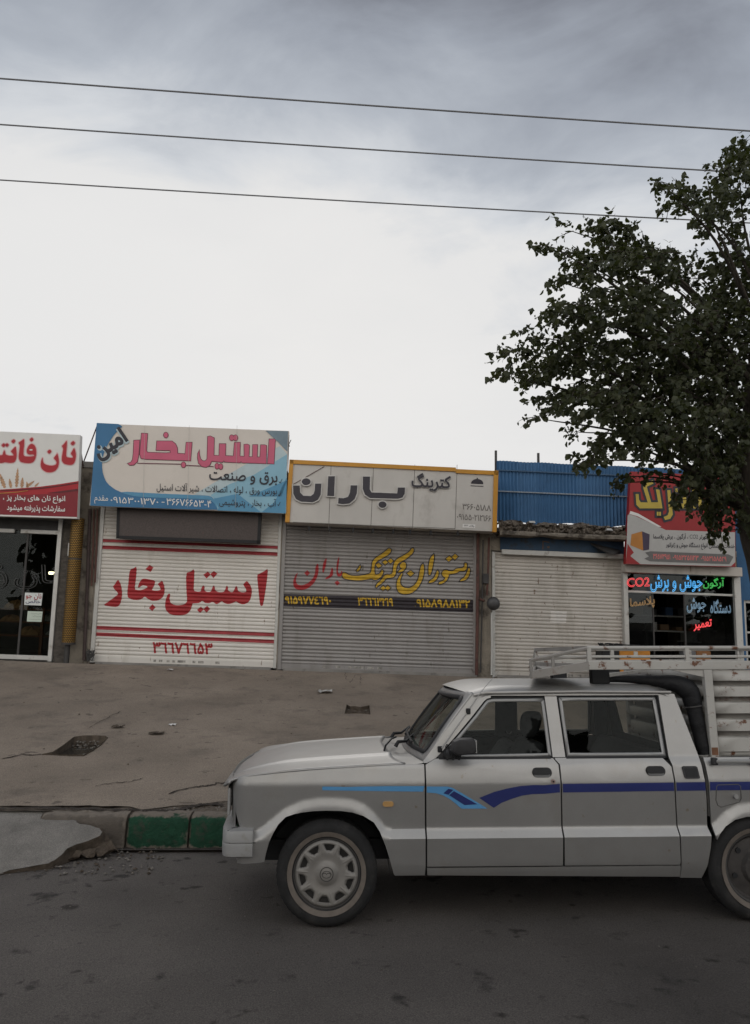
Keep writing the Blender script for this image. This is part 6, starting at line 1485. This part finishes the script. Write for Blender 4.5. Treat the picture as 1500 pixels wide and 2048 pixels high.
for yy, sg in ((.10, 1), (1.50, -1)):
    b = MB()
    for i in range(len(cprof) - 1):
        (z0, d0), (z1, d1_) = cprof[i], cprof[i + 1]
        for j in range(6):
            xa = X0 + .05 + (X1 - X0 - .1) * j / 6; xb = X0 + .05 + (X1 - X0 - .1) * (j + 1) / 6
            b.face([(xa, yy + sg * d0, z0), (xb, yy + sg * d0, z0), (xb, yy + sg * d1_, z1), (xa, yy + sg * d1_, z1)], 1 if d0 > .01 else 0)  # slat recesses get the darker steel: their shade is put into the colour
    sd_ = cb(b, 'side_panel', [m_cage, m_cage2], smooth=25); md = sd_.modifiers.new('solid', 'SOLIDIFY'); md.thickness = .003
    b = MB(); b.box((X0, yy - .022, .935), (X0 + .052, yy + .022, 1.476)); cb(b, 'corner_post', m_cage, bevel=.004)
    b = MB(); b.box((X1 - .05, yy - .022, .935), (X1, yy + .022, 1.476)); cb(b, 'corner_post', m_cage, bevel=.004)
    # long beam and rails that run out over the cab
    b = MB(); b.box((1.655, yy - .02, 1.478), (X1, yy + .02, 1.532)); cb(b, 'top_beam', m_cage, bevel=.004)
    XT = 1.285 if sg > 0 else 1.645
    b = MB(); b.mesh([(1.655, yy - .018, 1.480), (1.655, yy + .018, 1.480), (1.655, yy + .018, 1.530), (1.655, yy - .018, 1.530), (XT, yy - .018, 1.425), (XT, yy + .018, 1.425), (XT, yy + .018, 1.472), (XT, yy - .018, 1.472)], [(0, 1, 2, 3), (7, 6, 5, 4), (0, 4, 5, 1), (1, 5, 6, 2), (2, 6, 7, 3), (3, 7, 4, 0)]); cb(b, 'front_plate', m_cage2)
    b = MB(); b.tube([(XT + .003, yy, 1.428), (XT + .003, yy, 1.545)], .010, 6); b.tube([(XT + .003, yy, 1.538), (1.664, yy, 1.616)], .013, 6); b.tube([(XT + .003, yy, 1.540), (1.664, yy, 1.560)], .006, 6); cb(b, 'front_rail', m_cage2)
    b = MB(); b.tube([(1.655, yy, 1.616), (X1, yy, 1.614)], .0125, 8); cb(b, 'top_rail', m_cage)
    b = MB(); b.tube([(1.665, yy, 1.560), (X1, yy, 1.558)], .009, 8); cb(b, 'middle_rail', m_cage)
    for xx, m_ in ((1.664, m_cage), (2.30, m_cage), (2.95, m_cage), (3.39, m_cage)):
        b = MB(); b.box((xx - .013, yy - .013, 1.53), (xx + .013, yy + .013, 1.62)); cb(b, 'rail_post', m_)
    b = MB(); b.tube([(1.43 if sg > 0 else 1.66, yy, 1.455), (1.43 if sg > 0 else 1.66, yy, 1.566)], .011, 6); cb(b, 'rail_post', m_cage2)
for z_ in (1.445,):
    b = MB(); b.tube([(1.288, .11, z_), (1.65, 1.49, z_ + .03)], .012, 6); cb(b, 'cross_bar', m_cage2)
for xx, z_ in ((1.664, 1.50), (1.664, 1.614), (2.41, 1.505), (X1 - .02, 1.505), (X1 - .02, 1.614)):
    b = MB(); b.box((xx - .014, .122, z_ - .014), (xx + .014, 1.478, z_ + .014)); cb(b, 'cross_bar', m_cage2)
b = MB(); b.grid(lambda s, t: (1.30 + .345 * t + (.35 - .345 * t) * s, .12 + 1.36 * t, 1.432 + .052 * s + .004), 2, 2); ff = cb(b, 'front_tray', m_cage2, smooth=0); md = ff.modifiers.new('solid', 'SOLIDIFY'); md.thickness = .004
b = MB()
for i in range(len(cprof) - 1):
    (z0, d0), (z1, d1_) = cprof[i], cprof[i + 1]
    b.face([(X0 + .02 + d0, .125, z0), (X0 + .02 + d0, 1.475, z0), (X0 + .02 + d1_, 1.475, z1), (X0 + .02 + d1_, .125, z1)])
hb = cb(b, 'head_board', m_cage, smooth=25); md = hb.modifiers.new('solid', 'SOLIDIFY'); md.thickness = .003
for yy in (.30, 1.30):
    b = MB(); b.box((1.73, yy - .03, 1.385), (1.85, yy + .03, 1.478)); cb(b, 'roof_foot', m_black, bevel=.006)
    b = MB(); b.mesh([(1.85, yy - .02, 1.428), (1.85, yy + .02, 1.428), (2.10, yy + .02, 1.462), (2.10, yy - .02, 1.462), (1.85, yy - .02, 1.45), (1.85, yy + .02, 1.45), (2.10, yy + .02, 1.478), (2.10, yy - .02, 1.478)], [(0, 1, 2, 3), (4, 5, 6, 7), (0, 1, 5, 4), (1, 2, 6, 5), (2, 3, 7, 6), (3, 0, 4, 7)]); cb(b, 'support_strut', m_cage)
b = MB(); b.mesh([(2.19, .09, 1.476), (2.40, .09, 1.476), (2.40, .09, 1.43), (2.19, .115, 1.476), (2.40, .115, 1.476), (2.40, .115, 1.43)], [(0, 1, 2), (5, 4, 3), (0, 3, 4, 1), (1, 4, 5, 2), (2, 5, 3, 0)]); cb(b, 'gusset', m_cage)
b = MB(); rs_ = random.Random(3)
for xx in (2.42, 2.9, 3.35): b.box((xx - .02, .076, .955), (xx + .02, .079, 1.0))
cb(b, 'weld_plate', mat('rust_plate', (.16, .075, .04), .8, var=.3, vs=15))
# rolled black tarpaulin hanging over the back of the cab
b = MB(); TP = [(1.80, .32, 1.405), (1.95, .28, 1.412), (2.08, .23, 1.408), (2.20, .19, 1.395), (2.275, .165, 1.375), (2.322, .15, 1.33), (2.335, .145, 1.26), (2.345, .14, 1.18), (2.358, .135, 1.08), (2.368, .13, .99), (2.372, .13, .955)]
RD = [.010, .022, .032, .048, .062, .064, .054, .047, .044, .040, .036]
def cr3(P, k):
    out_ = []
    for i in range(len(P) - 1):
        p0, p1, p2, p3 = [Vector(P[max(0, min(len(P) - 1, j))]) for j in (i - 1, i, i + 1, i + 2)]
        for s in range(k):
            t = s / k; out_.append(.5 * (2 * p1 + (p2 - p0) * t + (2 * p0 - 5 * p1 + 4 * p2 - p3) * t * t + (3 * p1 - p0 - 3 * p2 + p3) * t ** 3))
    return out_ + [Vector(P[-1])]
C_ = cr3(TP, 5); RR = [interp([(i, r) for i, r in enumerate(RD)], k / 5) * (1 + .03 * sin(k * .9)) for k in range(len(C_))]
b.tube([CM @ p + CO for p in C_], RR, 14)
tp = empty('rolled_tarp', CM @ Vector((2.37, .13, .95)) + CO, 'rolled black tarpaulin draped down between the cab and the cage', 'tarp')
m_tarp = mat('black_tarp', (.007, .007, .008), .55, var=.3, vs=8, bump=.5, bs=18, spec=.3)
b.build('tarp_roll', m_tarp, tp, smooth=70)
b = MB(); TP2 = [(2.10, .24, 1.40), (2.16, .6, 1.40), (2.18, 1.0, 1.40), (2.16, 1.40, 1.39)]; b.tube([CM @ p + CO for p in cr3(TP2, 5)], .045, 12); b.build('tarp_fold', m_tarp, tp, smooth=70)
b = MB()
for k in (31,):
    p = C_[k]; d = (C_[k + 1] - C_[k - 1]).normalized(); u_ = d.orthogonal().normalized(); v_ = d.cross(u_)
    b.tube([CM @ (p + (u_ * cos(2 * pi * i / 14) + v_ * sin(2 * pi * i / 14)) * (RR[k] + .003)) + CO for i in range(15)], .005, 5, caps=False)
b.build('rope', m_steel_dk, tp)

# ================================================================== STREET TREE
rt = random.Random(21)
TD = 8.3
def tp3(x, y, dep):
    d = ray(x, y); return CC + d * (dep / d.y)
m_leaf = bpy.data.materials.new('leaf'); m_leaf.use_nodes = True
t = m_leaf.node_tree; bs = t.nodes['Principled BSDF']; oi = t.nodes.new('ShaderNodeTexCoord'); nz_ = t.nodes.new('ShaderNodeTexNoise'); nz_.inputs['Scale'].default_value = 5.0; nz_.inputs['Detail'].default_value = 6
t.links.new(oi.outputs['Object'], nz_.inputs['Vector']); cr = t.nodes.new('ShaderNodeValToRGB'); t.links.new(nz_.outputs[0], cr.inputs[0])
cr.color_ramp.elements[0].position = .35; cr.color_ramp.elements[0].color = (.022, .028, .015, 1); cr.color_ramp.elements[1].position = .68; cr.color_ramp.elements[1].color = (.075, .080, .040, 1)
t.links.new(cr.outputs[0], bs.inputs['Base Color']); bs.inputs['Roughness'].default_value = .55; bs.inputs['Specular IOR Level'].default_value = .3
tr = t.nodes.new('ShaderNodeBsdfTranslucent'); tr.inputs[0].default_value = (.06, .075, .012, 1); ms = t.nodes.new('ShaderNodeMixShader'); ms.inputs[0].default_value = .30
t.links.new(bs.outputs[0], ms.inputs[1]); t.links.new(tr.outputs[0], ms.inputs[2]); t.links.new(ms.outputs[0], t.nodes['Material Output'].inputs[0])
m_bark = mat('dark_bark', (.050, .042, .034), .95, var=.35, vs=5, bump=1.0, bs=14, stretch=(2, 2, .5), spec=.15)
def leafset():
    return MB()
def add_leaf(b, p, ax, sd, ln, fold=.18):
    """ovate leaf: stalk end p, along ax, sideways sd"""
    nrm = ax.cross(sd).normalized(); w_ = ln * .40; i = len(b.v)
    tip = p + ax * ln - nrm * ln * .18
    mid1, mid2 = p + ax * ln * .32, p + ax * ln * .7 - nrm * ln * .05
    b.v += [p, mid1, mid2, tip, mid1 + sd * w_ + nrm * w_ * fold, mid2 + sd * w_ * .72 + nrm * w_ * fold, mid1 - sd * w_ + nrm * w_ * fold, mid2 - sd * w_ * .72 + nrm * w_ * fold]
    b.f += [(i, i + 4, i + 1), (i + 1, i + 4, i + 5, i + 2), (i + 2, i + 5, i + 3), (i, i + 1, i + 6), (i + 1, i + 2, i + 7, i + 6), (i + 2, i + 3, i + 7)]; b.m += [0] * 6
def spray(b, tw, p, d, n, ln, size, r):
    """a thin twig with hanging leaves"""
    pts = [p]; q_ = p.copy(); d = d.normalized()
    for k in range(5):
        d = (d + Vector((r.uniform(-.18, .18), r.uniform(-.18, .18), r.uniform(-.22, .08)))).normalized(); q_ = q_ + d * ln / 5; pts.append(q_.copy())
    if tw is not None: tw.tube(pts, [.006, .005, .004, .0035, .003, .0015], 4, caps=False)
    for i in range(n):
        f = r.random() * 5; k = min(4, int(f)); a = pts[k] + (pts[k + 1] - pts[k]) * (f - k)
        ax = (Vector((r.gauss(0, .6), r.gauss(0, .6), r.gauss(-.55, .45))) + d * .35).normalized()
        sd = ax.cross(Vector((r.gauss(0, 1), r.gauss(0, 1), r.gauss(0, 1)))).normalized()
        add_leaf(b, a + Vector((r.uniform(-1, 1), r.uniform(-1, 1), r.uniform(-1, 1))) * .03, ax, sd, size * r.uniform(.5, 1.4), r.uniform(.05, .4))
# clumps of the crown: photo place, size and how dense they are
CL = [(1478,345,50,50,1.0),(1500,300,24,26,.9),(1400,392,70,26,.8),(1325,366,20,14,.6),(1340,402,40,22,.7),(1440,440,55,38,.8),(1225,462,52,34,1.0),(1275,500,40,26,.8),(1118,452,14,18,.6),(1098,486,22,16,.6),(1138,506,34,14,.6),
      (1290,535,80,46,1.0),(1205,520,40,26,.8),(1150,546,46,22,.8),(1112,560,18,12,.6),(1385,540,50,34,.55),(1462,555,52,60,1.1),(1130,622,50,26,.9),(1230,610,76,44,1.1),(1345,640,84,56,1.15),(1455,660,60,64,1.2),
      (1055,668,36,14,.7),(1034,702,42,16,.75),(1008,748,22,10,.6),(1070,735,52,32,1.0),(1160,700,70,46,1.15),(1285,735,86,62,1.3),(1415,760,86,70,1.35),(1110,798,40,22,.9),(1056,832,24,9,.6),(1190,800,76,42,1.2),(1320,840,86,50,1.2),(1450,860,66,60,1.3),
      (1135,862,26,12,.6),(1235,880,60,26,.8),(1175,918,40,17,.7),(1335,895,60,30,.7),(1430,935,66,48,1.1),(1236,950,26,16,.35),(1275,940,26,14,.3),(1222,965,12,12,.3),(1405,985,52,36,.85),(1462,1010,46,40,1.0),(1350,955,30,20,.45),(1440,1062,26,22,.6),(1345,1000,22,12,.25),(1415,1040,24,16,.5),
      (1560,360,70,70,1),(1640,420,80,70,1),(1560,480,80,70,1),(1700,520,90,70,1),(1580,600,80,70,1),(1700,640,90,80,1),(1560,720,80,80,1),(1680,760,90,80,1),(1800,700,80,80,1),(1560,860,70,70,1),(1680,890,90,60,1),(1800,830,70,60,1),(1580,960,70,50,.9),(1720,980,70,40,.8),(1520,1030,40,36,.8)]
lb, tw = leafset(), MB(); hubs = []
for cx, cy, rx, ry, den in CL:
    dep0 = TD + rt.uniform(-.55, .55) + (.25 if cx > 1300 else 0)
    hubs.append((tp3(cx, cy, dep0), rx))
    area = pi * rx * ry; off = cx > 1540
    n = max(3, int(area * den / (122 if not off else 300)))
    for _ in range(n):
        while True:
            a, c = rt.uniform(-1, 1), rt.uniform(-1, 1)
            if a * a + c * c < 1: break
        dp = dep0 + rt.gauss(0, .42) * min(1.4, rx / 60)
        p = tp3(cx + a * rx, cy + c * ry, dp)
        core = tp3(1480, 760, TD + .2); d = (p - core); d.z = d.z * .6 - .05 * d.length; d = d.normalized() + Vector((rt.uniform(-.7, .7), rt.uniform(-.9, .9), rt.uniform(-.5, .4)))
        ln = rt.uniform(.16, .34); d.normalize()
        spray(lb, tw if rt.random() < .6 else None, p - d * ln * .5, d, rt.randint(8, 13), ln, .066, rt)
tree = empty('street_tree', Vector((4.95, 8.5, pavz(4.95, 8.5))), 'broad leafy tree with a dark trunk beyond the pickup truck at the right', 'tree')
lb.build('crown', m_leaf, tree, smooth=0)
tw.build('twigs', m_bark, tree, smooth=40)
# trunk and limbs
base = Vector((4.95, 8.5, pavz(4.95, 8.5) - .05)); fork = tp3(1508, 1030, 8.5); top = tp3(1515, 720, 8.45); tip = tp3(1560, 420, 8.5)
b = MB(); TPp = cr3([base, base + (fork - base) * .5 + Vector((.03, 0, 0)), fork, top, tip], 6)
TR = [interp([(0, .26), (6, .20), (12, .175), (18, .10), (24, .03)], k) * (1 + .06 * sin(k * 2.3)) for k in range(len(TPp))]
b.tube(TPp, TR, 14); b.build('trunk', m_bark, tree, smooth=70)
b = MB()
for (h, rx) in hubs:
    k = min(range(8, 23), key=lambda i: (TPp[i] - (h - Vector((0, 0, (h - TPp[12]).length * .35)))).length); s = TPp[k]
    m1 = s + (h - s) * .5 + Vector((rt.uniform(-.12, .12), rt.uniform(-.12, .12), .10 * (h - s).length))
    P = cr3([s, m1, h + (m1 - h) * .12], 5); l = (h - s).length
    b.tube(P, [max(.003, (.006 + .010 * min(2.2, l)) * (1 - i / len(P)) + .002) for i in range(len(P))], 7, caps=False)
b.build('branches', m_bark, tree, smooth=60)
# trees across the street, seen only as reflections in shop glass and car windows
b = leafset(); r2 = random.Random(9)
for i in range(11):
    cx, cy, hh, rr_ = -30 + i * 6 + r2.uniform(-1.5, 1.5), -15 + r2.uniform(-2, 2), r2.uniform(6.5, 10), r2.uniform(2.2, 3.2)
    b.tube([(cx, cy, 0), (cx + .2, cy, hh * .45), (cx, cy, hh * .8)], [.2, .15, .05], 6)
    for _ in range(330):
        u, v, q_ = r2.gauss(0, .45), r2.gauss(0, .45), r2.uniform(0, 1)
        k = (1 - abs(q_ - .35) * 1.1); p = Vector((cx + u * rr_ * k, cy + v * rr_ * k, hh * (.22 + .8 * q_)))
        ax = Vector((r2.gauss(0, 1), r2.gauss(0, 1), r2.gauss(0, 1))).normalized(); add_leaf(b, p, ax, ax.orthogonal().normalized(), r2.uniform(.5, 1.0))
tag(b.build('far_wood', m_leaf, smooth=0), 'dark row of trees across the street mirrored in the shop glass', 'trees', kind='stuff')
